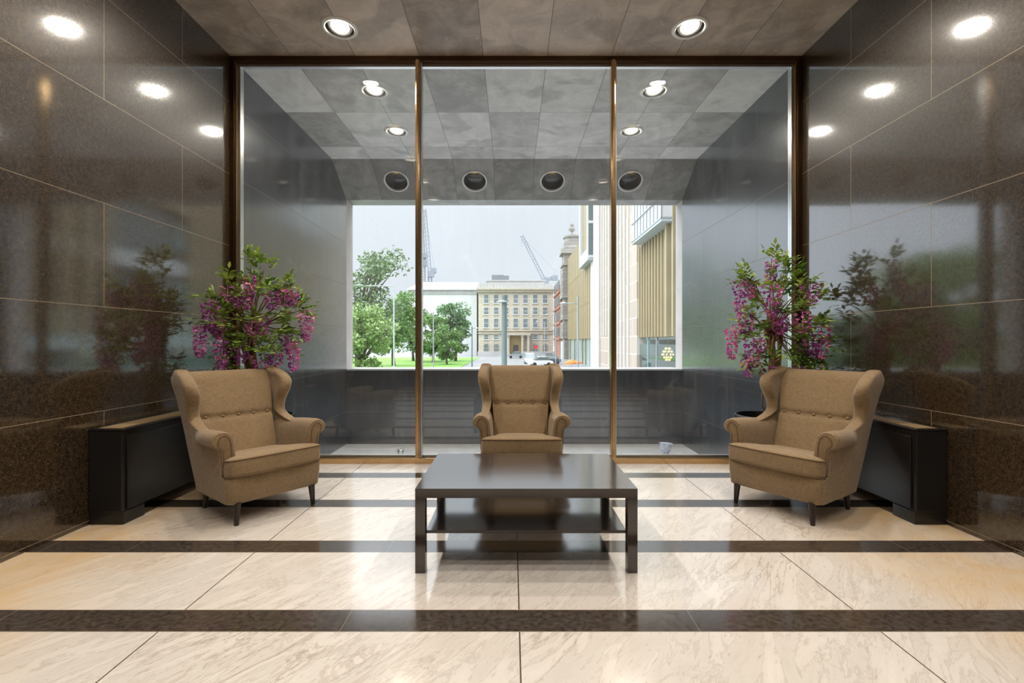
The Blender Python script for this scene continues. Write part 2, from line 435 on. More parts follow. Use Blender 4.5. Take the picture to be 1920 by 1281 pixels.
# ------------------------------------------------------------------ downlights
LX = (-1.58, 1.632)
IN_Y = (4.33, 3.28, 2.23, 1.18, .13); OUT_Y = (5.417, 6.46)
holes_in = [(Matrix.Translation((x, y, ZC)), .128, .2) for x in LX for y in IN_Y]
holes_out = [(Matrix.Translation((x, y, ZC)), .128, .2) for x in LX for y in OUT_Y]
cut_holes(ceil_in, holes_in); cut_holes(ceil_out, holes_out)
def make_downlight():
    t = thing('ceiling_downlight', 'x', 'ceiling light')
    MB().lathe([(.128, 0), (.128, -.012), (.135, -.016), (.150, -.014), (.163, -.004), (.163, 0)], n=40, cap=False).build('trim_ring', M['white_paint'], t, True)
    MB().lathe([(.1275, -.004), (.1275, .17), (.001, .175)], n=40, cap=False).build('can', M['steel'], t, True)
    tilt = Matrix.Rotation(-.22, 4, 'X')
    MB().lathe([(.085, -.012), (.105, -.008), (.110, .01), (.085, .05), (.04, .07), (.001, .07)], n=32, M4=tilt, c=(0, .006, .022), cap=False).build('gimbal', M['white_paint'], t, True)
    MB().lathe([(.001, -.004), (.084, -.006), (.084, .004), (.001, .006)], n=32, M4=tilt, c=(0, .006, .022), cap=False).build('lamp_face', M['lamp_on'], t, True)
    return t
dl = make_downlight()
first = True
nth = ['nearest the glass', 'second from the glass', 'third from the glass', 'fourth from the glass', 'farthest from the glass']
def beam(parent, power, col=(1, .885, .75)):
    l = bpy.data.lights.new('lamp_beam', 'AREA'); l.shape = 'DISK'; l.size = .165; l.energy = power; l.spread = 2.7; l.color = col
    o = bpy.data.objects.new('lamp_beam', l); COL.objects.link(o); o.parent = parent
    o.location = (0, .0045, .0135); o.rotation_euler = (-.22, 0, 0)
for side, x in zip(('left', 'right'), LX):
    for k, y in enumerate(IN_Y):
        o = dl if first else dup(dl); first = False
        o.location = (x, y, ZC); o['group'] = 'lobby ceiling downlights'
        o['label'] = 'round lit downlight in the lobby ceiling, %s row, %s' % (side, nth[k])
    for k, y in enumerate(OUT_Y):
        o = dup(dl); o.location = (x, y, ZC); o['group'] = 'balcony ceiling downlights'
        o['label'] = 'round lit downlight in the ceiling beyond the glass, %s row, %s' % (side, ('nearer the glass', 'farther from the glass')[k])
for o in [o for o in COL.objects if o.name.startswith('ceiling_downlight')]:
    beam(o, 25 if o.location.y < YG else 26)

# round ports in the sloping soffit
sdir = Vector((0, YP - 7.44, ZL - ZC)).normalized(); snorm = Vector((0, sdir.z, -sdir.y))   # faces the room and down
if snorm.z > 0: snorm = -snorm
tt = .5237
pc = Vector((0, 7.44 + .66 * tt, ZC - .45 * tt))
R3 = Matrix((Vector((1, 0, 0)), snorm.cross(Vector((1, 0, 0))), snorm)).transposed()
hx = (-1.909, -.616, .669, 1.953)
cut_holes(soffit, [(Matrix.Translation(pc + Vector((x, 0, 0))) @ R3.to_4x4(), .185, .16) for x in hx])
for k, x in enumerate(hx):
    t = thing('soffit_lamp', 'unlit round lamp recessed in the sloping soffit, %s of the four' % ('leftmost', 'second from left', 'third from left', 'rightmost')[k], 'recessed lamp', pc + Vector((x, 0, 0)), 0, 'unlit lamps in the sloping soffit')
    R4 = R3.to_4x4()
    MB().lathe([(.182, -.02), (.182, .006), (.19, .012), (.203, .010), (.205, .0005)], n=40, M4=R4, cap=False).build('trim_ring', M['white_paint'], t, True)
    MB().lathe([(.1835, -.005), (.1835, -.154), (.001, -.156)], n=40, M4=R4, cap=False).build('housing', M['black_metal'], t, True)
    MB().lathe([(.001, -.075), (.10, -.08), (.182, -.105)], n=40, M4=R4, cap=False).build('lens', M['lens'], t, True)
    MB().box(-.075, .075, -.055, .055, -.004, .004, Matrix.Translation((0, 0, .0)) @ R4 @ Matrix.Translation((0, .115 if (R3 @ Vector((0, 1, 0))).z > 0 else -.115, -.055)) @ Matrix.Rotation(.5, 4, 'X')).build('reflector', M['amber'], t, True)

# ------------------------------------------------------------------ coffee table
TX0, TX1, TY0, TY1 = PX(778.3, 2.504), PX(1195.6, 2.504), 2.504, 3.284
tc = ((TX0 + TX1) / 2, (TY0 + TY1) / 2)
t = thing('coffee_table', 'low black-brown wooden coffee table with a lower shelf, centre of the lobby', 'table', (tc[0], tc[1], 0))
hx_, hy_ = (TX1 - TX0) / 2, (TY1 - TY0) / 2
MB().box(-hx_, hx_, -hy_, hy_, .40, .45).build('tabletop', M['wood'], t)
for sx in (-1, 1):
    for sy in (-1, 1):
        x0, x1 = sorted((sx * hx_, sx * (hx_ - .053))); y0, y1 = sorted((sy * hy_, sy * (hy_ - .053)))
        MB().box(x0, x1, y0, y1, 0, .40).build('leg', M['wood'], t, bevel=.001)
MB().box(-hx_ + .0531, hx_ - .0531, -hy_ + .028, hy_ - .028, .202, .218).build('shelf', M['wood'], t, bevel=.001)
for o in children(t):
    if o.name.startswith(('tabletop', 'shelf')):
        o.data.materials.append(M['wood_top'])
        for p in o.data.polygons:
            if p.normal.z > .9: p.material_index = 1

# ------------------------------------------------------------------ armchair
def yback(z): return -.285 - (z - .147) * .42
def make_chair():
    t = thing('wing_armchair', 'x', 'armchair', (0, 0, 0), 0, 'wingback armchairs around the coffee table')
    fab = M['fabric']
    # frame: seat base and outer back
    f = MB()
    secs = []
    for z, w, yf in ((.140, .310, .265), (.15, .320, .275), (.25, .326, .285), (.315, .328, .288), (.335, .318, .275)):
        yb = yback(z)
        pts = []
        for x, y, q in ((w, yf, 0), (-w, yf, 1), (-w, yb, 2), (w, yb, 3)):
            r = .03
            for k in range(4):
                a = PI / 2 * q + PI / 2 * k / 3
                cx, cy = x - math.copysign(r, x), y - (r if q < 2 else -r)
                ca = {0: 0, 1: PI / 2, 2: PI, 3: 1.5 * PI}[q] + PI / 2 * k / 3
                pts.append((cx + r * math.cos(ca), cy + r * math.sin(ca), z))
        # bow the front
        pts = [(x, y + (.022 * (1 - (x / w) ** 2) if y > yf - .04 else 0), z) for x, y, z in pts]
        secs.append(pts)
    f.loft(secs)
    secs = []
    for i in range(15):
        z = .20 + (.975 - .20) * i / 14
        w = interp([(.2, .32), (.6, .335), (.97, .345)], z); yb = yback(z)
        th = .045
        secs.append([(-w, yb + th, z), (-w, yb + .012, z), (-w + .02, yb, z), (0, yb - .012, z), (w - .02, yb, z), (w, yb + .012, z), (w, yb + th, z)])
    f.loft(secs)
    f.build('frame', fab, t, True, angle=.9)
    # backrest
    b = MB(); NX, NZ = 29, 41
    bx = [-.228, -.114, 0, .114, .228]
    front, back = [], []
    zs = [.36 + (.995 - .36) * (i / (NZ - 1)) for i in range(NZ)]
    zsm = .648
    def yfront(z): return cr([(.36, -.235), (.5, -.295), (.648, -.372), (.8, -.445), (.92, -.510), (.965, -.537), (.985, -.555), (.995, -.585)], z)
    for z in zs:
        w = cr([(.36, .243), (.62, .262), (.8, .290), (1.0, .318)], z)
        r1, r2 = [], []
        for j in range(NX):
            u = -1 + 2 * j / (NX - 1); x = u * w
            bul = .022 * (1 - abs(u) ** 3)
            bul *= min(1, (.995 - z) / .05)
            crease = .016 * math.exp(-((z - zsm) / .016) ** 2)
            for q in bx: crease += .012 * math.exp(-((z - zsm) / .022) ** 2 - ((x - q) / .022) ** 2)
            r1.append((x, yfront(z) + bul - crease, z))
            r2.append((x, yback(z) + .03, z))
        front.append(r1); back.append(r2)
    secs = [r1 + r2[::-1] for r1, r2 in zip(front, back)]
    b.loft(secs)
    bk = b.build('backrest', fab, t, True, angle=1.1)
    for q in bx:
        y = yfront(zsm) + .022 * (1 - abs(q / .265) ** 3) - .022
        m = Matrix.Rotation(-PI / 2 - .45, 4, 'X')
        MB().lathe([(.0135, -.012), (.0145, 0), (.012, .006), (.007, .009), (.0005, .010)], n=14, M4=m, c=(q, y, zsm), cap=False).build('button', fab, bk, True)
    # seat cushion
    def outline(n=96):
        pts = []
        ctrl = [(.0, .330), (.12, .327), (.22, .318), (.29, .303), (.318, .285), (.328, .25), (.328, .222), (.30, .205), (.262, .195), (.252, .15), (.247, 0), (.243, -.14), (.238, -.21), (.20, -.235), (.1, -.242), (0, -.245)]
        full = ctrl + [(-x, y) for x, y in ctrl[-2:0:-1]]
        m = len(full)
        for i in range(m):
            p0, p1, p2, p3 = (Vector(full[(i + k) % m]) for k in (-1, 0, 1, 2))
            for k in range(3):
                s_ = k / 3
                pts.append(.5 * ((2 * p1) + (p2 - p0) * s_ + (2 * p0 - 5 * p1 + 4 * p2 - p3) * s_ ** 2 + (-p0 + 3 * p1 - 3 * p2 + p3) * s_ ** 3))
        return pts
    ol = outline()
    def slope(y): return -.075 * (.30 - y) / .55
    secs = []
    for ins, z in ((.30, .325), (.02, .327), (.006, .334), (0, .35), (-.004, .39), (0, .425), (.006, .439), (.02, .446), (.07, .455), (.14, .4615), (.25, .467), (.40, .471), (.55, .4735), (.7, .475), (.85, .476), (.98, .4762)):
        k = 1 - ins
        secs.append([(p.x * k, .04 + (p.y - .04) * k, z + slope(.04 + (p.y - .04) * k) * (1 if z > .333 else .5)) for p in ol])
    cu = MB().loft(secs).build('seat_cushion', fab, t, True, angle=1.2)
    for z, k in ((.441, .998), (.333, .998)):
        MB().tube([(p.x * k, .04 + (p.y - .04) * k, z + slope(p.y)) for p in ol], .0045, 6, True).build('piping', M['piping'], cu, True)
    # arms
    half = [(.240, .33), (.248, .42), (.254, .50), (.262, .555), (.275, .592), (.296, .615), (.325, .627), (.357, .626), (.384, .613), (.402, .590), (.406, .565), (.397, .545), (.378, .533), (.358, .525), (.348, .50), (.342, .42), (.336, .33)]
    for sx in (1, -1):
        a = MB(); secs = []
        for y, k, dz in ((.222, .80, 0), (.219, .93, 0), (.208, .985, 0), (.19, 1, 0), (.15, 1, 0), (.1, 1, -.003), (.05, 1, -.006), (0, 1, -.010), (-.05, 1, -.014), (-.1, .99, -.018), (-.15, .98, -.021), (-.2, .97, -.022), (-.25, .95, -.02), (-.30, .93, -.015), (-.36, .86, -.01)):
            cx, cz = .315, .48
            yo = 0
            g = max(0, min(1, (y + .30) / .34)); g = g * g * (3 - 2 * g)
            secs.append([(sx * (cx + ((x if x < .346 else .346 + (x - .346) * g) - cx) * k), y, cz + (z - cz) * k + (dz if z > .5 else 0)) for x, z in half])
        ar = a.loft(secs).build('armrest', fab, t, True, angle=1.0)
        for yy, kk in ((.2205, .86), (.2205, .62)):
            MB().tube([(sx * (.315 + (x - .315) * kk * (1 if kk > .7 else .9)), yy + (.002 if kk < .7 else -.004), .48 + (z - .48) * (.93 if kk > .7 else .84)) for x, z in half], .004, 6).build('piping', M['piping'], ar, True)
        # side panel running up into the wing
        w = MB(); secs = []
        yf_t = [(.145, .262), (.30, .268), (.335, .20), (.50, .19), (.555, .10), (.60, -.15), (.64, -.285), (.68, -.322), (.73, -.322), (.79, -.292), (.85, -.268), (.90, -.275), (.94, -.318), (.97, -.38), (.992, -.46), (1.004, -.54)]
        xo_t = [(.145, .326), (.4, .343), (.6, .354), (.8, .372), (.93, .390), (1.004, .380)]
        for i in range(46):
            z = .145 + (1.004 - .145) * (i / 45)
            yf = cr(yf_t, z); yb = max(yback(z), -.632 + max(0, z - .93) * .7); xo = cr(xo_t, z)
            flare = .012 * math.exp(-((z - .86) / .12) ** 2)
            tf = interp([(.145, .05), (.55, .06), (.66, .085), (.85, .10), (.96, .085), (1.004, .05)], z)
            tb = .05
            k = 1 if z < .97 else 1 - ((z - .97) / .04) ** 2 * .5
            L = yf - yb; r = min(tf / 2, L * .3) * k
            cxf = xo + flare - tf / 2
            sec = []
            sec.append((xo - .004, yb, z)); sec.append((xo, yb + .02, z)); sec.append((xo + .004, yb + L * .35, z)); sec.append((xo + flare * .6, yb + L * .7, z))
            for q in range(9):
                ang = -PI * 0 + PI * q / 8
                sec.append((cxf + tf / 2 * k * math.cos(ang), yf - r + r * math.sin(ang), z))
            tb = .05 + .03 * max(0, (z - .7) / .3)
            sec.append((xo - tb * .9 - .012, yb + L * .6, z)); sec.append((xo - tb - .015, yb + L * .35, z)); sec.append((xo - tb - .012, yb + .02, z)); sec.append((xo - tb, yb, z))
            secs.append([(sx * x, y, zz) for x, y, zz in sec])
        # rounded crown
        last = secs[-1]; cen = Vector((0, 0, 0))
        for p in last: cen += Vector(p)
        cen /= len(last)
        secs.append([tuple(cen + (Vector(p) - cen) * .75 + Vector((0, 0, .009))) for p in last])
        secs.append([tuple(cen + (Vector(p) - cen) * .3 + Vector((0, 0, .012))) for p in last])
        wg = w.loft(secs).build('wing', fab, t, True, angle=1.3)
    for sx in (-1, 1):
        for y, lean in ((.262, .02), (-.262, -.03)):
            x = sx * .262
            prof = [(.0245, .150), (.0245, .142), (.0215, .10), (.0165, .02), (.0150, 0)]
            secs = []
            for r, z in prof:
                k = (.15 - z) / .15
                secs.append([(x + sx * .008 * k + r * math.cos(a * PI / 8), y + lean * k * .4 + r * math.sin(a * PI / 8), z) for a in range(16)])
            MB().loft(secs).build('leg', M['leg'], t, True, angle=.8)
    return t
ch = make_chair()
def face(o, x, y, fx, fy):
    o.location = (x, y, 0); o.rotation_euler = (0, 0, math.atan2(-fx, fy))
face(ch, -1.8905, 3.538, .786, -.617); ch['label'] = 'brown linen wingback armchair left of the coffee table, in front of the left potted wisteria'
c2 = dup(ch); face(c2, .08, 4.09, 0, -1); c2['label'] = 'brown linen wingback armchair behind the coffee table, its back to the glass'
c3 = dup(ch); face(c3, 2.085, 3.535, -.827, -.561); c3['label'] = 'brown linen wingback armchair right of the coffee table, in front of the right potted wisteria'

# ------------------------------------------------------------------ heater cabinets along the walls
def cabinet(side, xi, label):
    xw = XL if side < 0 else XR
    y0, y1 = 3.165, 4.70; zt = .643
    t = thing('heater_cabinet', label, 'heater cabinet', ((xw + xi) / 2, (y0 + y1) / 2, 0), 0, 'black heater cabinets along the side walls')
    c = Vector(t.location)
    def lx(a, b): a, b = sorted((a - c.x, b - c.x)); return a, b
    s_ = 1 if side < 0 else -1
    a = xw + s_ * .003
    x0, x1 = lx(a, xi - s_ * .012)
    MB().box(x0, x1, y0 - c.y, y1 - c.y, .085, zt - .012).build('casing', M['black_metal'], t, bevel=.004)
    x0, x1 = lx(xi - s_ * .012, xi)
    MB().box(x0, x1, y0 + .035 - c.y, y1 - .01 - c.y, .095, zt - .055).build('front_panel', M['black_metal'], t, bevel=.003)
    x0, x1 = lx(a, xi)
    MB().box(x0, x1, y0 - .004 - c.y, y1 - c.y, zt - .012, zt).build('lid', M['black_metal'], t, bevel=.003)
    g = MB(); gx0, gx1 = lx(a + s_ * .05, xi - s_ * .035)
    g.box(gx0, gx1, y0 + .02 - c.y, y0 + .20 - c.y, zt + .0002, zt + .004)
    k = 0
    x = gx0
    while x < gx1 - .004:
        g.box(x, x + .006, y0 + .205 - c.y, y1 - .05 - c.y, zt + .0002, zt + .005); x += .012
    g.build('grille', M['grille'], t)
    x0, x1 = lx(a, xi - s_ * .006)
    for ya, yb in ((y0 + .004, y0 + .19), (y1 - .19, y1 - .004)):
        MB().box(x0, x1, ya - c.y, yb - c.y, 0, .085).build('plinth', M['black_metal'], t, bevel=.002)
cabinet(-1, -2.605, 'long low black heater cabinet against the left granite wall')
cabinet(1, 2.70, 'long low black heater cabinet against the right granite wall')

# ------------------------------------------------------------------ potted wisterias
def leaflet(mb, base, dirv, up, L, W):
    d = dirv.normalized(); s_ = d.cross(up).normalized(); n = s_.cross(d)
    p = [base, base + d * L * .35 + s_ * W * .5 + n * W * .18, base + d * L * .72 + s_ * W * .38 + n * W * .12, base + d * L - n * W * .15,
         base + d * L * .72 - s_ * W * .38 + n * W * .12, base + d * L * .35 - s_ * W * .5 + n * W * .18, base + d * L * .4, base + d * L * .72]
    mb.add(p, [(0, 6, 1), (6, 7, 2, 1), (7, 3, 2), (0, 5, 6), (5, 4, 7, 6), (4, 3, 7)])
def rv(rg): return Vector((rg.gauss(0, 1), rg.gauss(0, 1), rg.gauss(0, 1))).normalized()
def wisteria(label, base, rpot, hpot, d0, clusters, sprays, trunk_px, seed, crossing):
    rg = random.Random(seed)
    t = thing('potted_wisteria', label, 'potted plant', base, 0, 'potted wisterias behind the side armchairs')
    B = Vector(base)
    MB().lathe([(rpot * .66, 0), (rpot * .70, .01), (rpot * .86, hpot * .5), (rpot * .97, hpot * .93), (rpot, hpot), (rpot * .95, hpot + .003), (rpot * .92, hpot - .02), (rpot * .88, hpot - .06)], n=48).build('pot', M['pot'], t, True, angle=.8)
    MB().lathe([(.001, hpot - .045), (rpot * .5, hpot - .046), (rpot * .885, hpot - .058)], n=32, cap=False).build('soil', M['soil'], t, True)
    def W(px, py, d): return Vector((PX(px, d), d, PZ(py, d))) - B
    # twisted trunk of several vines
    tr = MB()
    top = [W(*p) for p in trunk_px]
    nv = 9
    for v in range(nv):
        ph = 2 * PI * v / nv + rg.random(); tw = rg.choice((-1, 1)) * rg.uniform(2.5, 5)
        pts, rs = [], []
        for i in range(26):
            s_ = i / 25
            q = s_ * (len(top) - 1); k = min(int(q), len(top) - 2); c = top[k].lerp(top[k + 1], q - k)
            rad = .050 * (1 - .25 * s_) + .012 * math.sin(7 * s_ + v) + .06 * max(0, s_ - .7) * 2
            a = ph + tw * s_
            pts.append(c + Vector((math.cos(a) * rad, math.sin(a) * rad, 0))); rs.append(.017 * (1 - .35 * s_) * rg.uniform(.85, 1.15))
        tr.tube(pts, rs, 7)
    # one loose loop of vine
    l0 = top[1]; tr.tube([l0 + Vector((-.04, -.05, -.05)), l0 + Vector((-.13, -.07, .05)), l0 + Vector((-.12, -.06, .16)), l0 + Vector((-.02, -.05, .25))], .006, 6)
    tr.build('trunk', M['bark'], t, True)
    # branches to every cluster and spray
    br = MB(); crown0 = top[-2]
    tips = []
    for px, p0, p1, d, w in clusters: tips.append(W(px, p0 - 6, d))
    for px, py, d in sprays: tips.append(W(px, py, d))
    for tip in tips:
        s0 = crown0.lerp(top[-1], rg.uniform(0, 1)) + Vector((rg.uniform(-.03, .03), rg.uniform(-.03, .03), 0))
        mid = s0.lerp(tip, .5) + Vector((0, 0, .05 + .05 * rg.random())) + rv(rg) * .03
        pts = [(1 - q) ** 2 * s0 + 2 * q * (1 - q) * mid + q * q * tip for q in (i / 8 for i in range(9))]
        br.tube(pts, [.008 - .005 * i / 8 for i in range(9)], 6)
    br.build('branches', M['bark'], t, True)
    lf = MB()
    def spray(p, dirv, L, n):
        up = Vector((0, 0, 1)); d = dirv.normalized()
        for i in range(n):
            q = (i + 1) / n; c = p + d * L * q + Vector((0, 0, -.05 * q * q * L / .2))
            sd = d.cross(up).normalized()
            for sg in (-1, 1):
                leaflet(lf, c, (sd * sg * .9 + d * .55 + rv(rg) * .22), up + rv(rg) * .35, rg.uniform(.055, .085), rg.uniform(.026, .036))
        leaflet(lf, p + d * L, d + rv(rg) * .2, up, .065, .028)
    cen = crown0.lerp(top[-1], .5)
    for i, tip in enumerate(tips):
        out = (tip - cen); out.z *= .5
        for k in range(6 if i >= len(clusters) else 4):
            dv = out.normalized() * .7 + rv(rg) * .75 + Vector((0, 0, .25))
            p = tip + rv(rg) * .05
            if i < len(clusters): p = tip + Vector((0, 0, .02)) - out * rg.uniform(0, .5)
            spray(p, dv, rg.uniform(.09, .16), rg.choice((3, 4, 5)))
    # keep the leaves inside the corner formed by wall and glass
    def clampv(p):
        x = p[0] + B.x; y = p[1] + B.y
        x = max(XL + .02, min(XR - .02, x)); y = min(YG - .09, y)
        return (x - B.x, y - B.y, p[2])
    lf.v = [clampv(p) for p in lf.v]
    lf.build('foliage', M['wleaf'], t)
    for px, p0, p1, d, w in clusters:
        a, b_ = W(px, p0, d), W(px + rg.uniform(-3, 3), p1, d)
        fl = MB(); H = (a - b_).length; n = max(14, int(H / .0046))
        rad = w / F * d / 2 * 1.28
        fl.tube([a + Vector((0, 0, .02)), a.lerp(b_, .5), b_], .004, 5)
        for i in range(n):
            s_ = i / n; c = a.lerp(b_, s_)
            rr = rad * (.55 + .45 * math.sin(PI * min(1, s_ * 1.6 + .2)) if s_ < .5 else 1.05 * (1 - s_) ** .55 + .12)
            ang = i * 2.4 + rg.uniform(-.4, .4); o = Vector((math.cos(ang), math.sin(ang), rg.uniform(-.3, .3)))
            p = c + o * rr * rg.uniform(.55, 1.0)
            for k in range(3):
                dv = o + rv(rg) * .7
                leaflet(fl, p, dv, Vector((0, 0, 1)) + rv(rg) * .6, rg.uniform(.024, .036), rg.uniform(.022, .032))
        fl.v = [clampv(p) for p in fl.v]
        fl.build('flower_cluster', M['petal'], t)
RCL = [(1447, 490, 535, 4.30, 15), (1447, 536, 596, 4.18, 27), (1387, 530, 590, 4.28, 17), (1398, 588, 628, 4.2, 24), (1372, 616, 675, 4.22, 16), (1412, 634, 690, 4.15, 28), (1400, 674, 706, 4.2, 16), (1441, 690, 728, 4.14, 19),
       (1519, 533, 574, 4.2, 26), (1505, 588, 626, 4.12, 25), (1466, 592, 628, 4.22, 21), (1540, 612, 674, 4.1, 26), (1522, 636, 672, 4.14, 20), (1500, 645, 668, 4.25, 16), (1426, 645, 665, 4.26, 16), (1527, 684, 700, 4.16, 18), (1407, 528, 560, 4.4, 11), (1454, 600, 632, 4.35, 15), (1495, 688, 704, 4.2, 12)]
RSP = [(1475, 500, 4.4), (1480, 520, 4.42), (1470, 545, 4.4), (1410, 545, 4.4), (1425, 570, 4.45), (1500, 550, 4.36), (1490, 575, 4.4), (1420, 610, 4.3), (1415, 625, 4.5), (1525, 605, 4.3), (1475, 650, 4.3), (1500, 672, 4.2), (1520, 670, 4.25), (1435, 676, 4.2), (1500, 630, 4.4), (1455, 555, 4.5), (1545, 640, 4.2), (1530, 560, 4.4), (1515, 620, 4.5), (1490, 690, 4.4)]
wisteria('tall wisteria with purple flowers in a black pot, behind the right armchair', (2.37, 4.43, 0), .255, .54, 4.4, RCL, RSP,
         [(1448, 800, 4.40), (1447, 770, 4.38), (1448, 720, 4.36), (1450, 680, 4.36), (1452, 640, 4.36), (1450, 600, 4.38)], 5, 1)
LCL = [(465, 520, 582, 4.22, 20), (427, 538, 566, 4.15, 21), (392, 566, 622, 4.06, 20), (377, 610, 672, 4.0, 18), (414, 638, 697, 4.08, 18), (408, 604, 636, 4.1, 19), (446, 556, 575, 4.2, 16), (508, 550, 580, 4.24, 20), (534, 541, 574, 4.3, 22), (549, 548, 574, 4.35, 18),
       (572, 587, 642, 4.36, 18), (538, 630, 664, 4.3, 17), (550, 640, 696, 4.28, 17), (473, 603, 632, 4.18, 18), (493, 595, 630, 4.22, 19), (450, 652, 684, 4.16, 20), (490, 672, 700, 4.14, 25), (516, 664, 692, 4.2, 19), (455, 638, 656, 4.3, 10)]
LSP = [(470, 500, 4.4), (495, 505, 4.42), (485, 535, 4.44), (490, 550, 4.4), (420, 565, 4.24), (425, 580, 4.28), (440, 585, 4.3), (430, 610, 4.26), (435, 640, 4.25), (525, 575, 4.4), (555, 585, 4.42), (540, 605, 4.4), (525, 625, 4.36), (555, 570, 4.45), (490, 650, 4.2), (430, 675, 4.3), (520, 645, 4.4), (460, 605, 4.4), (510, 600, 4.5), (505, 685, 4.4), (470, 690, 4.4)]
wisteria('tall wisteria with purple flowers in a black pot, behind the left armchair', (-2.315, 4.42, 0), .255, .54, 4.4, LCL, LSP,
         [(493, 800, 4.40), (485, 770, 4.38), (475, 720, 4.36), (468, 680, 4.36), (466, 640, 4.36), (470, 600, 4.38)], 9, -1)

# small things on the balcony floor
o = MB().lathe([(.001, 0), (.045, 0), (.047, .005), (.047, .10), (.043, .112), (.001, .113)], n=24, cap=False).build('floor_canister', M['steel'], None, True, loc=(PX(751, 7.2), 7.2, ZB))
tag(o, 'small grey cylindrical canister on the balcony floor beyond the left pane', 'canister')
rg = random.Random(3); bm_ = MB(); secs = []
for i in range(9):
    z = .20 * i / 8
    secs.append([((.04 + .05 * i / 8) * (1 + rg.uniform(-.3, .3)) * math.cos(a * PI / 8), (.04 + .05 * i / 8) * (1 + rg.uniform(-.3, .3)) * math.sin(a * PI / 8), z) for a in range(16)])
o = bm_.loft(secs).build('plastic_bag', M['plastic'], None, False, loc=(PX(1248, 7.25), 7.25, ZB))
tag(o, 'crumpled bluish plastic bag on the balcony floor beyond the right pane', 'bag')
# ------------------------------------------------------------------ the street outside
M['road'] = plain('wet_asphalt', (0.252, 0.252, 0.258), .35, 0, .2, .3)
M['lawn'] = plain('mown_grass', (0.14, 0.28, 0.042), .9, 0, .3, .4)
M['sand'] = mk_stone('pale_sandstone', (0.475, 0.416, 0.33), (0.561, 0.502, 0.416), .75, 1.8, 'x', .05)
M['sand_y'] = mk_stone('pale_sandstone_side', (.52, .44, .34), (.64, .55, .43), .75, 1.8, 'y', .05)
M['sand_trim'] = plain('sandstone_trim', (0.449, 0.396, 0.323), .85, 0, .2, 1)
M['attic'] = plain('grey_attic_stone', (.42, .41, .40), .85, 0, .2, .6)
M['plant_grey'] = plain('grey_plant_room', (.16, .17, .18), .7, 0, .1, .6)
M['win'] = mk_pane('window_glass', (.10, .12, .13), (.24, .27, .28))
M['win_frame'] = plain('white_sash', (.55, .56, .55), .5, 0, .05, 2)
M['door_dark'] = plain('dark_doorway', (.06, .05, .05), .5, 0, .2, 2)
M['wrap'] = plain('white_sheeting', (0.56, 0.567, 0.574), .55, 0, .05, .3)
M['band'] = plain('grey_band', (.34, .33, .33), .8, 0, .25, .6)
M['redstone'] = mk_stone('red_sandstone', (0.288, 0.128, 0.088), (0.4, 0.2, 0.144), .6, 1.2, 'y', .04)
M['greystone'] = mk_stone('ornate_grey_stone', (0.208, 0.192, 0.176), (0.352, 0.328, 0.296), .8, 1.4, 'y', .05)
M['slate'] = plain('slate_roof', (.16, .17, .18), .7, 0, .2, 1)
M['gold'] = plain('gold_cladding', (0.281, 0.222, 0.121), .5, .15, .12, .35)
M['gold_fin'] = plain('gold_fin_metal', (0.352, 0.288, 0.176), .5, .15, .10, .4)
M['gold_dark'] = plain('bronze_cladding', (.30, .22, .10), .5, .3, .15, .4)
M['white_clad'] = plain('white_cladding', (0.508, 0.525, 0.533), .4, 0, .04, .4)
M['teal'] = mk_pane('teal_glass', (.16, .27, .28), (.36, .50, .50))
M['teal_dark'] = mk_pane('dark_office_glass', (.05, .07, .075), (.13, .17, .17))
M['fascia'] = plain('pale_green_fascia', (0.425, 0.51, 0.476), .5, 0, .06, .4)
M['fin_stone'] = mk_stone('pink_cream_stone', (0.352, 0.284, 0.232), (0.448, 0.376, 0.316), 1.75, 3.0, 'y', .10, (0.528, 0.496, 0.456))
M['cream'] = plain('cream_stone', (0.496, 0.468, 0.428), .7, 0, .08, .5)
M['underside'] = plain('box_underside', (.42, .46, .48), .6, 0, .1, .4)
M['pole'] = plain('galvanised_pole', (.34, .36, .37), .5, .3, .1, 2)
M['pole_green'] = plain('dark_green_pole', (.12, .16, .155), .5, 0, .1, 2)
M['lamp_head'] = plain('lamp_head', (0.406, 0.434, 0.448), .4, 0, .05, 2)
M['crane'] = plain('crane_steel', (.22, .24, .27), .6, 0, .1, 1)
M['tbark'] = plain('tree_bark', (.12, .10, .08), .9, 0, .3, 2)
for i, (a, b) in enumerate((((0.075, 0.12, 0.053), (0.195, 0.27, 0.128)), ((0.09, 0.18, 0.045), (0.225, 0.345, 0.12)), ((0.15, 0.247, 0.06), (0.345, 0.45, 0.195)), ((0.068, 0.143, 0.06), (0.165, 0.27, 0.12)))):
    M['tl%d' % i] = mk_leaf('tree_leaf_%s' % 'abcd'[i], a, b)
M['orange'] = plain('orange_canvas', (.85, .20, .04), .7, 0, .1, 2)
M['car_white'] = plain('white_car_paint', (.75, .76, .78), .2, 0, .02, 1)
M['car_dark'] = plain('dark_car_paint', (.07, .075, .085), .2, 0, .05, 1)
M['car_silver'] = plain('silver_car_paint', (.36, .38, .40), .25, .3, .05, 1)
M['tyre'] = plain('tyre_rubber', (.02, .02, .02), .8, 0, .1, 4)
M['red_sign'] = plain('red_sign', (.62, .03, .05), .4, 0, .03, 2)
M['globe'] = emis('frosted_globe', (1, .86, .68), 1.6)
M['bulb'] = emis('warm_bulb', (1, .62, .28), 3.5)
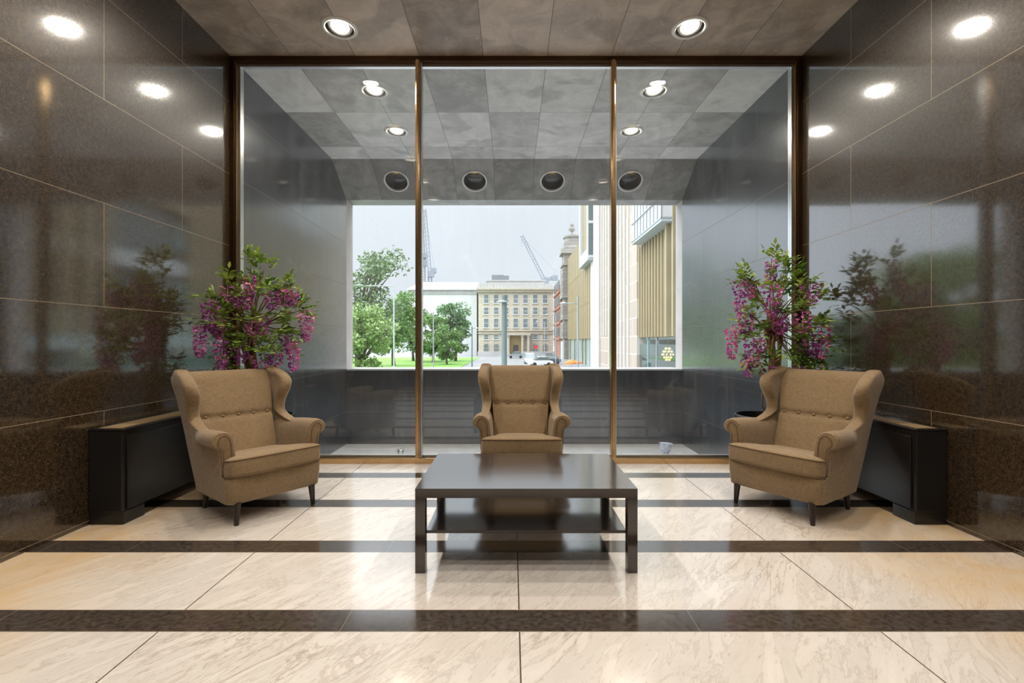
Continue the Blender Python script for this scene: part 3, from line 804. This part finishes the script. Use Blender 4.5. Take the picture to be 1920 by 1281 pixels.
def mk_clear(name, tint):
    t = NT(name); tr = t.n('ShaderNodeBsdfTransparent'); t.put(tr.inputs[0], tint)
    gl = t.n('ShaderNodeBsdfGlossy'); gl.inputs['Roughness'].default_value = .02
    fr = t.n('ShaderNodeFresnel'); t.put(fr.inputs[0], t.two_sided(1.6))
    m = t.n('ShaderNodeMixShader'); t.put(m.inputs[0], fr.outputs[0]); t.t.links.new(tr.outputs[0], m.inputs[1]); t.t.links.new(gl.outputs[0], m.inputs[2])
    return t.done(m.outputs[0])
M['shop_glass'] = mk_clear('clear_shop_glass', (.78, .87, .86))

struct(MB().box(-140, 140, YP + 1.2, 330, ZS - .4, ZS).build('ground', M['road']))
o = MB().box(-70, PX(858, 66), 26, 112, ZS + .001, ZS + .06).build('lawn', M['lawn']); o['kind'] = 'structure'
struct(MB().box(XL - 6, XR + 6, YE + .001, YE + .5, ZS, ZB - .26).build('wall_podium', M['granite_out']))

# --- sandstone office block closing the street
D = 123.0
def X(px, d=D): return PX(px, d)
def Z(py, d=D): return PZ(py, d)
bb = thing('sandstone_office_block', 'five storey pale sandstone office block closing the street, behind the middle armchair', 'building', (X(966.5), D, ZS))
def rel(mb, o, dy=0):
    l = Vector(o.location); mb.v = [(p[0] - l.x, p[1] - l.y, p[2] - l.z) for p in mb.v]; return mb
def part(name, mb, mat, o, **k): return rel(mb, o).build(name, mat, o, **k)
x0, x1 = X(897), X(1037)
part('wall', MB().box(x0, x1, D, D + 16, ZS, Z(548)), M['sand'], bb)
part('cornice', MB().box(x0 - .3, x1 + .3, D - .7, D + 16, Z(548) + .001, Z(544)).box(x0 - .5, x1 + .5, D - 1.1, D + 16, Z(544), Z(540.5)), M['sand_trim'], bb)
pm = MB().box(x0 - .1, x1 + .1, D - .4, D, Z(540.4), Z(532))
for i in range(12): pm.box(x0 + 1.65 * i, x0 + 1.65 * i + .5, D - .55, D - .4, Z(540.4), Z(531.5))
part('parapet', pm, M['attic'], bb)
part('attic', MB().box(X(912), X(1022), D + 1.5, D + 14, Z(540.4), Z(526)).box(X(910), X(1024), D + 1.3, D + 14.2, Z(526), Z(524)), M['attic'], bb)
part('plant_room', MB().box(X(921), X(944), D + 3, D + 9, Z(523.9), Z(512.5)).box(X(944), X(954), D + 3, D + 9, Z(523.9), Z(514)), M['plant_grey'], bb)
for zt_, zb_ in ((618.5, 621), (626, 624)):
    za, zb2 = sorted((Z(zt_), Z(zb_)))
    part('string_course', MB().box(x0 - .15, x1 + .15, D - .35, D - .001, za, zb2), M['sand_trim'], bb)
wx = (911.8, 930.4, 949, 967, 985.3, 1003.6, 1022)
def window(px, pt, pb, w, arch=False):
    a, b, zt, zb = X(px - w), X(px + w), Z(pt), Z(pb)
    if arch:
        r = (b - a) / 2; zc = zt - r
        pr = [(a, zb), (b, zb), (b, zc)] + [((a + b) / 2 + r * math.cos(q * PI / 8), zc + r * math.sin(q * PI / 8)) for q in range(1, 8)] + [(a, zc)]
        p = part('window', MB().loft([[(x, D - .05, z) for x, z in pr], [(x, D - .002, z) for x, z in pr]]), M['win'], bb)
    else:
        p = part('window', MB().box(a, b, D - .05, D - .002, zb, zt), M['win'], bb)
    f = MB(); t_ = .12
    f.box(a - t_, a, D - .16, D - .002, zb, zt).box(b, b + t_, D - .16, D - .002, zb, zt)
    if not arch: f.box(a - t_, b + t_, D - .16, D - .002, zt, zt + t_)
    f.box(a - .2, b + .2, D - .3, D - .002, zb - .22, zb)
    f.box(a, b, D - .1, D - .051, (zb + zt) / 2 - .05, (zb + zt) / 2 + .05)
    rel(f, bb).build('surround', M['win_frame'] if not arch else M['sand_trim'], p)
for px in wx:
    window(px, 553, 568.5, 4.2); window(px, 577, 589.5, 4.2); window(px, 598, 614.5, 4.2)
for px in (911.8, 930.4, 1003.6, 1022):
    window(px, 628, 636.5, 4.2); window(px, 644.8, 662.5, 4.2, True)
part('doorway', MB().box(X(956), X(978), D - .06, D - .002, Z(666), Z(630)), M['gold_dark'], bb)
part('door', MB().box(X(962), X(971.5), D - .2, D - .061, Z(666), Z(647)), M['door_dark'], bb)
for px in (953.5, 979.8, 991):
    part('column', MB().lathe([(.55, ZS), (.55, ZS + .4), (.42, ZS + .5), (.36, Z(633)), (.55, Z(631)), (.55, Z(629))], c=(X(px), D - .75, 0), n=14), M['sand_trim'], bb, smooth=True, angle=.6)
part('entablature', MB().box(X(949), X(995), D - 1.4, D - .001, Z(628.9), Z(624.2)), M['sand_trim'], bb)
part('balustrade', MB().box(x0, X(955), D - 3, D - 2.7, ZS, ZS + 1.3).box(X(980), x1, D - 3, D - 2.7, ZS, ZS + 1.3), M['attic'], bb)

# --- white wrapped building
D2 = 128.0
wb = thing('sheeted_building', 'white sheet-wrapped building left of the sandstone block, behind the trees', 'building', (PX(830, D2), D2, ZS))
part('wall', MB().box(PX(765, D2), PX(894, D2), D2, D2 + 14, ZS, PZ(552, D2)), M['wrap'], wb)
part('fascia_band', MB().box(PX(765, D2), PX(894, D2), D2 - .2, D2 + 14, PZ(551.9, D2), PZ(544, D2)), M['band'], wb)
rf = MB().loft([[(PX(764, D2), D2 - .6, PZ(543.9, D2)), (PX(894, D2), D2 - .6, PZ(543.9, D2)), (PX(894, D2), D2 + 5, PZ(526, D2)), (PX(781, D2), D2 + 5, PZ(526, D2))],
                [(PX(764, D2), D2 - .6, PZ(543.9, D2) + .15), (PX(894, D2), D2 - .6, PZ(543.9, D2) + .15), (PX(894, D2), D2 + 5, PZ(526, D2) + .15), (PX(781, D2), D2 + 5, PZ(526, D2) + .15)]])
part('roof', rf, M['wrap'], wb)
sm_ = MB()
for i in range(9):
    px = 781 + 13 * i; sm_.tube([(PX(px, D2), D2 - .7, PZ(543, D2)), (PX(px + 6, D2), D2 + 4.8, PZ(526.5, D2) + .1)], .08, 5)
part('roof_seam', sm_, M['lamp_head'], wb)

# --- right side of the street, facades on the line x = 12
def dx(px, x): return F * x / (px - 960)
rb = thing('red_sandstone_building', 'narrow red sandstone building beside the right end of the pale sandstone block', 'building', (11, 108, ZS))
part('wall', MB().box(10.9, 16, 107, 121.5, ZS, PZ(540, 112)), M['redstone'], rb)
part('roof', MB().loft([[(10.9, 107, PZ(540, 112) + .001), (16, 107, PZ(540, 112) + .001), (16, 121.5, PZ(540, 112) + .001), (10.9, 121.5, PZ(540, 112) + .001)], [(12.5, 109, PZ(520, 112)), (15, 109, PZ(520, 112)), (15, 119, PZ(520, 112)), (12.5, 119, PZ(520, 112))]]), M['slate'], rb)
for j in range(4):
    z = ZS + 4.2 + j * 3.6
    part('string_course', MB().box(10.6, 10.899, 107, 121.5, z, z + .4), M['redstone'], rb)
    for i in range(4):
        y = 108.2 + i * 3.4; part('bay_window', MB().box(10.65, 10.899, y, y + 1.5, z + .9, z + 2.9), M['win'], rb)
ob = thing('ornate_stone_building', 'ornate grey stone corner building with an urn on its turret, behind the gold clad wall', 'building', (13, 105, ZS))
zt = PZ(478, 104)
part('wall', MB().box(11.3, 17, 102.4, 106.9, ZS, zt), M['greystone'], ob)
for z, h, p in ((zt, .9, .7), (PZ(500, 104), .6, .4), (PZ(560, 104), .7, .5), (PZ(600, 104), .5, .35), (PZ(635, 104), .5, .3)):
    part('cornice', MB().box(11.3 - p, 17.2, 102.4 - p, 107.0, z + .001, z + h), M['greystone'], ob)
for i in range(3):
    y = 102.9 + i * 1.6
    for a, b in ((556, 505), (597, 566), (632, 605)):
        part('engaged_column', MB().lathe([(.28, PZ(a, 104)), (.24, PZ(b, 104))], c=(11.15, y, 0), n=10), M['greystone'], ob, smooth=True, angle=.6)
part('turret', MB().lathe([(2.3, zt + .9), (2.3, zt + 1.6), (1.95, zt + 1.8), (1.95, zt + 3.6), (2.2, zt + 3.7), (2.2, zt + 4.1)], c=(13.5, 104.6, 0), n=16), M['greystone'], ob, smooth=True, angle=.5)
part('gable', MB().box(11.3, 13.2, 103, 106.5, zt + .9, zt + 2.4).box(14.0, 16, 103, 106.5, zt + .9, zt + 3.2), M['greystone'], ob)
zu = zt + 4.1
part('urn', MB().lathe([(.7, zu), (.7, zu + .4), (.25, zu + .6), (.22, zu + 1.0), (.75, zu + 1.5), (.85, zu + 1.9), (.35, zu + 2.3), (.55, zu + 2.5), (.18, zu + 2.9), (.22, zu + 3.2), (.01, zu + 3.7)], c=(13.3, 104.6, 0), n=14), M['greystone'], ob, smooth=True)
part('shopfront', MB().box(11.0, 11.299, 102.5, 106.8, ZS, PZ(640, 104)), M['white_clad'], ob)

gb = thing('gold_clad_building', 'flat gold clad building with a white framed glass bay, right of the street', 'building', (12, 85, ZS))
zg0 = PZ(636, 85); ztop = PZ(487, 102)
part('wall', MB().box(12, 20, 71, 102, zg0, ztop), M['gold'], gb)
ss = MB()
for i in range(1, 16): ss.box(11.96, 11.999, 71 + i * 1.95, 71 + i * 1.95 + .05, zg0, ztop)
for z in (zg0 + (ztop - zg0) * .33, zg0 + (ztop - zg0) * .66): ss.box(11.965, 11.998, 71, 102, z, z + .06)
part('cladding_seam', ss, M['gold_dark'], gb)
for i in range(9):
    y = 71.2 + i * 3.4
    part('ground_glazing', MB().box(12.2, 12.3, y, y + 3.1, ZS, zg0 - .001), M['teal'], gb)
    part('ground_pier', MB().box(12.05, 12.6, y + 3.1, y + 3.4, ZS, zg0 - .001), M['gold_dark'] if i % 3 else M['cream'], gb)
part('recess_wall', MB().box(12.8, 20, 71, 102, ZS, zg0 - .002), M['teal_dark'], gb)
# white bay
za = PZ(503, dx(1085.6, 11)); ya, yb = dx(1102, 11), dx(1085.6, 11)
part('bay_frame', MB().box(11, 12 - .001, ya, ya + 1.1, za, za + 18).box(11, 12 - .001, yb - 1.5, yb, za, za + 18).box(11, 12 - .001, ya + 1.1, yb - 1.5, za, za + 1.6), M['white_clad'], gb)
part('bay_return', MB().box(11.4, 11.6, ya + 1.1, yb - 1.5, za + 1.6, za + 18), M['gold'], gb)
part('bay_glazing', MB().box(11.12, 13.9, ya - .15, ya - .001, za + .25, za + 18), M['teal_dark'], gb)
bmull = MB()
for i in range(4): bmull.box(11.0, 13.9, ya - .22, ya - .151, za + .1 + i * 5, za + .5 + i * 5)
part('bay_mullion', bmull, M['white_clad'], gb)
part('bay_underside', MB().box(11, 14, ya - .2, yb, za - .15, za - .001), M['underside'], gb)
part('bay_side_wall', MB().box(11.999, 14, ya, yb, za, za + 18), M['white_clad'], gb)
part('corner_glazing', MB().box(11.93, 12.1, 68.6, 70.9, PZ(632, 69), PZ(505, 69)), M['teal'], gb)

tw = thing('finned_stone_tower', 'tall cream and pink stone tower with vertical fins, behind the right bronze mullion', 'building', (12, 56, ZS))
yA, yB, yC, yD = dx(1110.5, 12), dx(1126, 12), dx(1182, 12), dx(1196, 12)
ZT = 27
part('pier', MB().box(11.75, 20, yB, yA, ZS, ZT), M['cream'], tw)
part('wall', MB().box(12, 20, yC, yB - .001, ZS, ZT), M['fin_stone'], tw)
part('block_wall', MB().box(11.9, 20, yD, yC - .001, ZS, ZT), M['fin_stone'], tw)
nf = 10
for i in range(nf):
    y = yC + (yB - yC) * (i + .2) / nf
    zb = ZS if i < 7 else PZ(630, y)
    part('fin', MB().box(11.86, 11.999, y, y + .42, zb, ZT), M['cream'], tw)

fb_ = thing('gold_finned_building', 'gold finned building with an overhanging glass box, at the right edge of the opening', 'building', (12, 25, ZS))
zf = PZ(632, 40)
ye = dx(1196.5, 12)
yf0 = dx(1257, 12)
# solid gold screen
part('gold_screen', MB().box(12.1, 13, yf0, ye - .002, zf, 10.1), M['gold'], fb_)
n = 11
for i in range(n):
    y = yf0 + (ye - yf0) * (i + .3) / n
    part('gold_fin', MB().box(11.92, 12.099, y, y + .22, zf, 10.1), M['gold_fin'], fb_)
part('end_panel', MB().box(11.6, 13, yf0 - .25, yf0 - .001, zf, 10.1), M['gold_fin'], fb_)
yo0, yo1 = dx(1240, 11), dx(1184.3, 11)
part('box_underside', MB().box(11, 16, yo0, yo1, 10.11, 10.3), M['underside'], fb_)
part('box_glazing', MB().box(11.05, 16, yo0 + .05, yo1 - .05, 10.301, 18), M['wrap'], fb_)
g_ = MB()
for i in range(9): g_.box(10.96, 11.05, yo0 + i * .95, yo0 + i * .95 + .08, 10.3, 18)
for z in (10.3, 11.9, 15.0): g_.box(10.95, 11.049, yo0, yo1, z, z + .12)
for z in (10.3, 11.9, 15.0): g_.box(11.0, 16, yo0 - .03, yo0 + .049, z, z + .12)
g_.box(11.9, 12.0, yo0 - .03, yo0 + .049, 10.3, 18)
part('box_frame', g_, M['pole'], fb_)
part('box_end_pane', MB().box(12.02, 15.8, yo0 - .01, yo0 + .0495, 10.45, 11.88), M['teal'], fb_)
# long facade toward the lobby: floors, glass, fins
yn = 11.5
part('glass_wall', MB().box(12.5, 13, yn, yf0 - .252, zf + 1.0, 20), M['teal_dark'], fb_)
for i in range(12):
    y = yn + i * 2
    for z0_, z1_ in ((3.0, 4.5), (6.2, 7.6)):
        if (i * 7 + int(z0_)) % 5 in (0, 2): part('pale_pane', MB().box(12.44, 12.499, y, y + .9, z0_, z1_), M['teal'], fb_)  # scattered panes of paler teal glass
for z in (4.75, 8.1, 11.6, 15.1): part('floor_band', MB().box(12.2, 12.499, yn, yf0 - .26, z, z + .75), M['white_clad'], fb_)
part('ground_band', MB().box(12.2, 12.499, yn, yf0 - .26, zf + .01, zf + .9), M['fascia'], fb_)
i = 0; y = yn + .3
while y < yf0 - .6:
    zb = zf if not 20.5 < y < 25.5 else 8.0
    part('gold_fin', MB().box(11.8, 12.19, y, y + .34, zb, 20), M['gold_fin'], fb_); y += .95
    if 20.5 < y < 25.5:
        part('gold_fin', MB().box(11.6, 12.19, y - .95, y - .65, zf, 3.0), M['gold_fin'], fb_)
# ground floor: white fascia over clear shop glass, pale back wall
part('shop_fascia', MB().box(12.1, 12.499, yn, 28.0, zf - .6, zf + .005), M['fascia'], fb_)
part('shop_back_wall', MB().box(13.1, 13.3, yn, 28, ZS, zf - .21).box(15.5, 16, 28, ye, ZS, zf - .01), M['fascia'], fb_)
part('shop_ceiling', MB().box(12.6, 15.5, yn, ye, zf - .2, zf - .01), M['white_clad'], fb_)
for i in [k for k in range(13) if k != 10]:
    y = yn + i * 2.55
    part('shop_mullion', MB().box(12.1, 12.3, y, y + .14, ZS, zf - .61 if y < 28 else zf - .01), M['pole'] if i % 2 else M['teal'], fb_)
for y in (20.5, 24.0, 26.5):
    part('globe_lamp', MB().lathe([(.02, .26), (.2, .2), (.28, 0), (.2, -.2), (.02, -.26)], c=(12.62, y, .75), n=14), M['globe'], fb_, smooth=True)
part('shop_glazing', MB().box(12.14, 12.17, yn, ye, ZS, zf - .62), M['shop_glass'], fb_)
part('white_column', MB().lathe([(.35, ZS), (.35, 20)], c=(11.3, 13.6, 0), n=16), M['white_clad'], fb_, smooth=True, angle=.6)
# chandelier
cx, cy = PX(1252, 40), 40.0
chd = thing('chandelier', 'lit tiered chandelier at the foot of the gold finned building', 'chandelier', (cx, cy, PZ(684, 40)))
MB().tube([(0, 0, .2), (0, 0, zf - .2 - PZ(684, 40))], .02, 6).build('stem', M['grille'], chd)
for z, r in ((.35, .16), (.55, .30), (.80, .46), (1.05, .36), (1.3, .2)):
    MB().tube([(r * math.cos(a * PI / 12), r * math.sin(a * PI / 12), z) for a in range(24)], .018, 5, True).build('tier_ring', M['grille'], chd)
    n = max(5, int(r * 20))
    for k in range(n):
        MB().lathe([(.01, .13), (.075, .06), (.07, -.03), (.01, -.08)], c=(r * math.cos(2 * PI * k / n), r * math.sin(2 * PI * k / n), z + .04), n=6).build('bulb', M['bulb'], chd)

# --- trees
def tree(label, x, y, h, crown, n, mat, leaf, seed, trunk_h=.35, spread=1.0, airy=False, group='park trees beyond the opening'):
    rg = random.Random(seed)
    t = thing('park_tree', label, 'tree', (x, y, ZS), 0, group)
    tk = MB(); r0 = h * .022
    tk.tube([(0, 0, 0), (rg.uniform(-.2, .2), 0, h * trunk_h * .5), (0, 0, h * trunk_h)], [r0 * 1.3, r0, r0 * .85], 8)
    blobs = []
    for i in range(crown):
        a = rg.uniform(0, 2 * PI); q = rg.random() ** .5
        zz = h * rg.uniform(trunk_h * .75, .92)
        env = math.sin(PI * min(1, max(.08, (zz / h - trunk_h * .55) / (1.08 - trunk_h * .55)))) ** .6
        rr = h * .40 * spread * q * env
        c = Vector((rr * math.cos(a), rr * math.sin(a), zz)); blobs.append((c, h * rg.uniform(.09, .15) * (.75 if airy else 1)))
        st = Vector((0, 0, h * trunk_h * rg.uniform(.8, 1.0))); mid = st.lerp(c, .5) + Vector((0, 0, h * .04))
        tk.tube([st, mid, c], [r0 * .45, r0 * .28, r0 * .1], 5)
    tk.build('trunk', M['tbark'], t, True)
    lf = MB()
    for i in range(n):
        c, r = blobs[i % len(blobs)]
        d = rv(rg); p = c + Vector((d.x * 1.15, d.y * 1.15, d.z * .8)) * r * (rg.random() ** .4)
        u = rv(rg); v = u.cross(rv(rg)).normalized(); s_ = leaf * rg.uniform(.6, 1.3)
        lf.add([p - u * s_, p + v * s_ * .5 + u * s_ * .1, p + u * s_, p - v * s_ * .5 + u * s_ * .1], [(0, 1, 2, 3)])
    lf.build('crown', mat, t)
    return t
tree('tall airy tree with open branches at the left edge of the opening', PX(672, 62), 62, 17.2, 46, 5200, M['tl0'], .26, 1, .36, .92, True)
tree('low pale green tree in the bottom left corner of the opening', PX(678, 46), 46, 7.4, 26, 3600, M['tl2'], .22, 2, .25, 1.0)
tree('mid green tree just left of the left bronze mullion', PX(738, 74), 74, 11.6, 34, 4200, M['tl1'], .28, 3, .30, .85)
tree('dark green tree behind the left bronze mullion', PX(775, 92), 92, 10.4, 30, 3200, M['tl3'], .32, 4, .30, .8)
tree('small mid green tree right of the left bronze mullion', PX(812, 86), 86, 8.8, 26, 3000, M['tl1'], .30, 5, .30, .85)
tree('broad green tree in front of the white sheeted building', PX(854, 92), 92, 11.4, 34, 3600, M['tl3'], .32, 6, .28, .75)
tree('low green tree left of the sandstone block', PX(838, 78), 78, 6.6, 22, 2200, M['tl1'], .26, 7, .25, .95)
for k, (x, y, h, s_) in enumerate(((-31.5, 38, 12.2, 11), (-31.5, 43, 11.6, 12), (-27, 40, 9.0, 13), (-25, 44, 6.4, 14), (-36, 52, 9.5, 15), (-38, 41, 9.0, 16))):
    tree('green park tree seen only as a reflection in the right granite wall', x, y, h, 30, 3000, M['tl%d' % (1 + k % 3)], .28, s_, .22, 1.0, group='park trees reflected in the right wall')

# --- cranes
def lattice(mb, a, b, wdt, n, r):
    a, b = Vector(a), Vector(b); d = (b - a).normalized(); s1 = d.cross(Vector((0, 1, 0))).normalized() * wdt; s2 = d.cross(s1).normalized() * wdt
    cs = [s1 + s2, s1 - s2, -s1 - s2, -s1 + s2]
    for c in cs: mb.tube([a + c, b + c * .7], r, 4)
    for i in range(n):
        p, q = a.lerp(b, i / n), a.lerp(b, (i + 1) / n)
        for k in range(4): mb.tube([p + cs[k], q + cs[(k + 1) % 4] * .95], r * .7, 4)
    return mb
def crane(label, d, base, mast_top, jib_tip, tail, group):
    P = lambda p: Vector((PX(p[0], d), d, PZ(p[1], d)))
    b, m, j, q = P(base), P(mast_top), P(jib_tip), P(tail)
    t = thing('tower_crane', label, 'crane', b, 0, group)
    L = lambda v: v - b
    k = d / 170
    lattice(MB(), L(b), L(m), .75 * k, 12, .10 * k).build('mast', M['crane'], t)
    lattice(MB(), L(m), L(j), .6 * k, 16, .09 * k).build('jib', M['crane'], t)
    MB().box(-1.0, 1.0, -.9, .9, -1.1, 1.1, Matrix.Translation(L(m) + Vector((.6 * k, 0, 0)))).build('cab', M['crane'], t)
    lattice(MB(), L(m), L(q), .5 * k, 5, .09 * k).build('counter_jib', M['crane'], t)
    MB().box(-1.1, 1.1, -.8, .8, -1.2, .6, Matrix.Translation(L(q))).build('counterweight', M['crane'], t)
    MB().tube([L(j), L(q) + Vector((0, 0, 2.5 * k)), L(q)], .06 * k, 4).build('stay_cable', M['crane'], t)
    MB().tube([L(j), L(j) + Vector((0, 0, -4 * k))], .05 * k, 4).build('hook_line', M['crane'], t)
crane('thin tower crane with a raised jib, right of the left bronze mullion', 175, (806, 560), (806, 514), (796, 392), (813, 506), 'construction cranes on the skyline')
crane('tower crane mast half hidden by the left bronze mullion', 178, (793.5, 560), (793.5, 494), (790.5, 404), (797, 478), 'construction cranes on the skyline')
crane('tower crane with a raised jib above the sandstone block', 178, (1021, 570), (1021, 526), (978, 442), (1040, 520), 'construction cranes on the skyline')

# --- street furniture
def pole(name, label, cat, px, ptop, d, r, arms, mat, headw=.38, group=None):
    x = PX(px, d); t = thing(name, label, cat, (x, d, ZS), 0, group)
    h = PZ(ptop, d) - ZS
    MB().lathe([(r * 1.25, 0), (r * 1.2, .5), (r, .6), (r * .9, h)], n=12).build('pole', mat, t, True, angle=.6)
    for ax, az in arms:
        MB().tube([(0, 0, h + az - .06), (ax * .4, 0, h + az), (ax, 0, h + az)], r * .45, 8).build('arm', mat, t, True)
        sg = 1 if ax > 0 else -1
        MB().lathe([(.01, .12), (headw * .35, .09), (headw, 0), (headw * .9, -.05), (.01, -.08)], n=16, c=(ax, 0, h + az)).build('lamp_head', M['lamp_head'], t, True)
    return t
pole('lamp_post', 'thick dark green post with a lamp head, in front of the sandstone block', 'lamp post', 945.5, 554, 31, .185, ((-.12, -.42),), M['pole_green'], .42)
pole('lamp_post', 'slim grey lamp post with one arm in front of the gold clad wall', 'lamp post', 1083.5, 556, 38, .075, ((-1.15, -.55),), M['pole'], .32, 'slim grey lamp posts')
pole('lamp_post', 'slim grey lamp post among the trees left of the left mullion', 'lamp post', 738.5, 536, 44, .075, ((-3.2, 0.0),), M['lamp_head'], .65, 'slim grey lamp posts')
pole('lamp_post', 'slim grey post in front of the white sheeted building', 'lamp post', 812.5, 585, 60, .08, ((.9, -.6),), M['pole'], .3, 'slim grey lamp posts')
pole('lamp_post', 'slim grey lamp post beside the red sandstone building', 'lamp post', 1042, 590, 75, .08, ((-1.4, 0),), M['pole'], .3, 'slim grey lamp posts')
pole('lamp_post', 'slim grey lamp post in front of the right half of the sandstone block', 'lamp post', 1021, 603, 84, .08, ((-1.3, 0),), M['pole'], .3, 'slim grey lamp posts')
pole('signal_pole', 'pole with a short arm between the trees and the sandstone block', 'signal pole', 885, 612, 72, .09, ((.8, -.3), (-.6, -1.2)), M['pole_green'], .25)
d_ = 80; t = thing('road_sign', 'round red road sign on a post before the sandstone block', 'road sign', (PX(1004.5, d_), d_, ZS))
MB().tube([(0, 0, 0), (0, 0, PZ(646, d_) - ZS)], .05, 8).build('post', M['pole'], t)
MB().lathe([(.32, -.03), (.32, .03)], n=24, M4=Matrix.Rotation(PI / 2, 4, 'X'), c=(0, -.1, PZ(651, d_) - ZS)).build('sign_plate', M['red_sign'], t)
d_ = 64; t = thing('parasol', 'orange parasol on the pavement below the gold clad wall', 'parasol', (PX(1072, d_), d_, ZS))
zt = PZ(674, d_) - ZS
MB().lathe([(.01, zt), (.5, zt - .18), (1.0, zt - .42), (1.02, zt - .62), (.98, zt - .62), (.95, zt - .45), (.4, zt - .22), (.01, zt - .08)], n=8).build('canopy', M['orange'], t)
MB().tube([(0, 0, 0), (0, 0, zt - .1)], .03, 8).build('pole', M['pole'], t)
d_ = 66; t = thing('parasol', 'second orange parasol, behind the slim lamp post below the gold clad wall', 'parasol', (PX(1082, d_), d_, ZS))
MB().lathe([(.01, zt - .2), (.5, zt - .35), (.7, zt - .5), (.7, zt - .66), (.66, zt - .66), (.4, zt - .42), (.01, zt - .3)], n=8).build('canopy', M['orange'], t)
MB().tube([(0, 0, 0), (0, 0, zt - .3)], .03, 8).build('pole', M['pole'], t)
def car(label, px, d, rz, mat, L=4.2, Wd=1.75, H=1.5, van=False):
    t = thing('parked_car', label, 'car', (PX(px, d), d, ZS), rz, 'cars on the street outside')
    w = Wd / 2
    prof = [(-L / 2, .35), (-L / 2, .8), (-L * .42, .9), (-L * .30, .95), (L * .28, .95), (L / 2 - .1, .82), (L / 2, .6), (L / 2, .35)]
    MB().loft([[(k * w, y, z) for y, z in prof] for k in (-1, -.9, .9, 1)]).build('body', mat, t)
    c = [(-L * (.48 if van else .38), .95), (-L * (.46 if van else .28), H), (L * .10, H), (L * .30, .95)]
    MB().loft([[(k * w * .95 * (1 if z < 1 else .86), y, z) for y, z in c] for k in (-1, 1)]).build('windows', M['teal_dark'], t)
    MB().loft([[(k * w * .83, y, z) for y, z in ((c[1][0] + .05, H + .001), (c[1][0] + .1, H + .06), (c[2][0] - .1, H + .06), (c[2][0] - .02, H + .001))] for k in (-1, 1)]).build('roof', mat, t)
    for sx in (-1, 1):
        for y in (-L * .31, L * .31):
            MB().lathe([(.32, -.1), (.32, .1)], n=14, M4=Matrix.Rotation(PI / 2, 4, 'Y'), c=(sx * (w - .08), y, .32)).build('wheel', M['tyre'], t)
car('white car facing the lobby before the entrance of the sandstone block', 993, 82, PI, M['car_white'], H=1.75, van=True)
car('white car side on, just above the back of the middle armchair', 1013, 73, PI / 2 + .2, M['car_white'], L=3.6, H=1.45)
car('dark grey car parked near the red sandstone building', 1033, 80, PI / 2 - .3, M['car_dark'], L=3.2)
car('silver car parked at the foot of the sandstone block entrance', 967, 108, PI / 2, M['car_silver'], L=3.6)
car('dark car parked behind the dark grey one by the red building', 1024, 92, .4, M['car_dark'])
# ------------------------------------------------------------------ sky and camera
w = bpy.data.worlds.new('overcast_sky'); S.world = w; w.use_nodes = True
nt = w.node_tree; nt.nodes.clear()
tc_ = nt.nodes.new('ShaderNodeTexCoord'); sp = nt.nodes.new('ShaderNodeSeparateXYZ'); nt.links.new(tc_.outputs['Generated'], sp.inputs[0])
nz = nt.nodes.new('ShaderNodeTexNoise'); nz.inputs['Scale'].default_value = 2.2; nz.inputs['Detail'].default_value = 5
nt.links.new(tc_.outputs['Generated'], nz.inputs['Vector'])
rp = nt.nodes.new('ShaderNodeValToRGB'); e = rp.color_ramp.elements
e[0].position = 0; e[0].color = (.96, 1.01, 1.09, 1); e[1].position = 1; e[1].color = (3.4, 3.55, 3.8, 1)
for p_, c_ in ((.27, (1.0, 1.05, 1.13, 1)), (.38, (1.9, 1.98, 2.1, 1))):  # steep rise above the opening, shaped to brighten reflections in the floor
    k = e.new(p_); k.color = c_
nt.links.new(sp.outputs[2], rp.inputs[0])
def wm(op, a_, b_=None):
    m_ = nt.nodes.new('ShaderNodeMath'); m_.operation = op
    for i_, v_ in enumerate((a_, b_)):
        if v_ is None: continue
        if isinstance(v_, (int, float)): m_.inputs[i_].default_value = v_
        else: nt.links.new(v_, m_.inputs[i_])
    return m_.outputs[0]
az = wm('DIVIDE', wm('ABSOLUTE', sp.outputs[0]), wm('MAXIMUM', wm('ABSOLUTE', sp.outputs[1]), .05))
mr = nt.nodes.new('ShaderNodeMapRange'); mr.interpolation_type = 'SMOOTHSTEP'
mr.inputs[1].default_value = .34; mr.inputs[2].default_value = .62; mr.inputs[3].default_value = 1.0; mr.inputs[4].default_value = 2.6  # extra brightness added to the sides of the sky to strengthen wall reflections
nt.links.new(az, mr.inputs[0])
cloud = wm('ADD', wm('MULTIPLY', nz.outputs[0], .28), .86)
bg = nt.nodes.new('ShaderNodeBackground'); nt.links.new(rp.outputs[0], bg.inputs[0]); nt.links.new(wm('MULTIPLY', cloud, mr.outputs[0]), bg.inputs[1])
wo = nt.nodes.new('ShaderNodeOutputWorld'); nt.links.new(bg.outputs[0], wo.inputs[0])
cd = bpy.data.cameras.new('camera'); cd.sensor_width = 36; cd.sensor_fit = 'HORIZONTAL'; cd.lens = F / 1920 * 36; cd.clip_start = .05; cd.clip_end = 600
cam = bpy.data.objects.new('camera', cd); COL.objects.link(cam); cam.location = (0, 0, CZ); cam.rotation_euler = (PI / 2, 0, 0)
S.camera = cam
S.view_settings.view_transform = 'Standard'; S.view_settings.look = 'None'; S.view_settings.gamma = 1; S.view_settings.exposure = 0
S.view_settings.use_curve_mapping = False
S.cycles.use_denoising = True; S.cycles.use_adaptive_sampling = True; S.cycles.adaptive_threshold = .02
S.cycles.max_bounces = 7; S.cycles.diffuse_bounces = 3; S.cycles.glossy_bounces = 4; S.cycles.transparent_max_bounces = 12
S.cycles.sample_clamp_indirect = 6; S.cycles.caustics_reflective = True; S.cycles.caustics_refractive = False
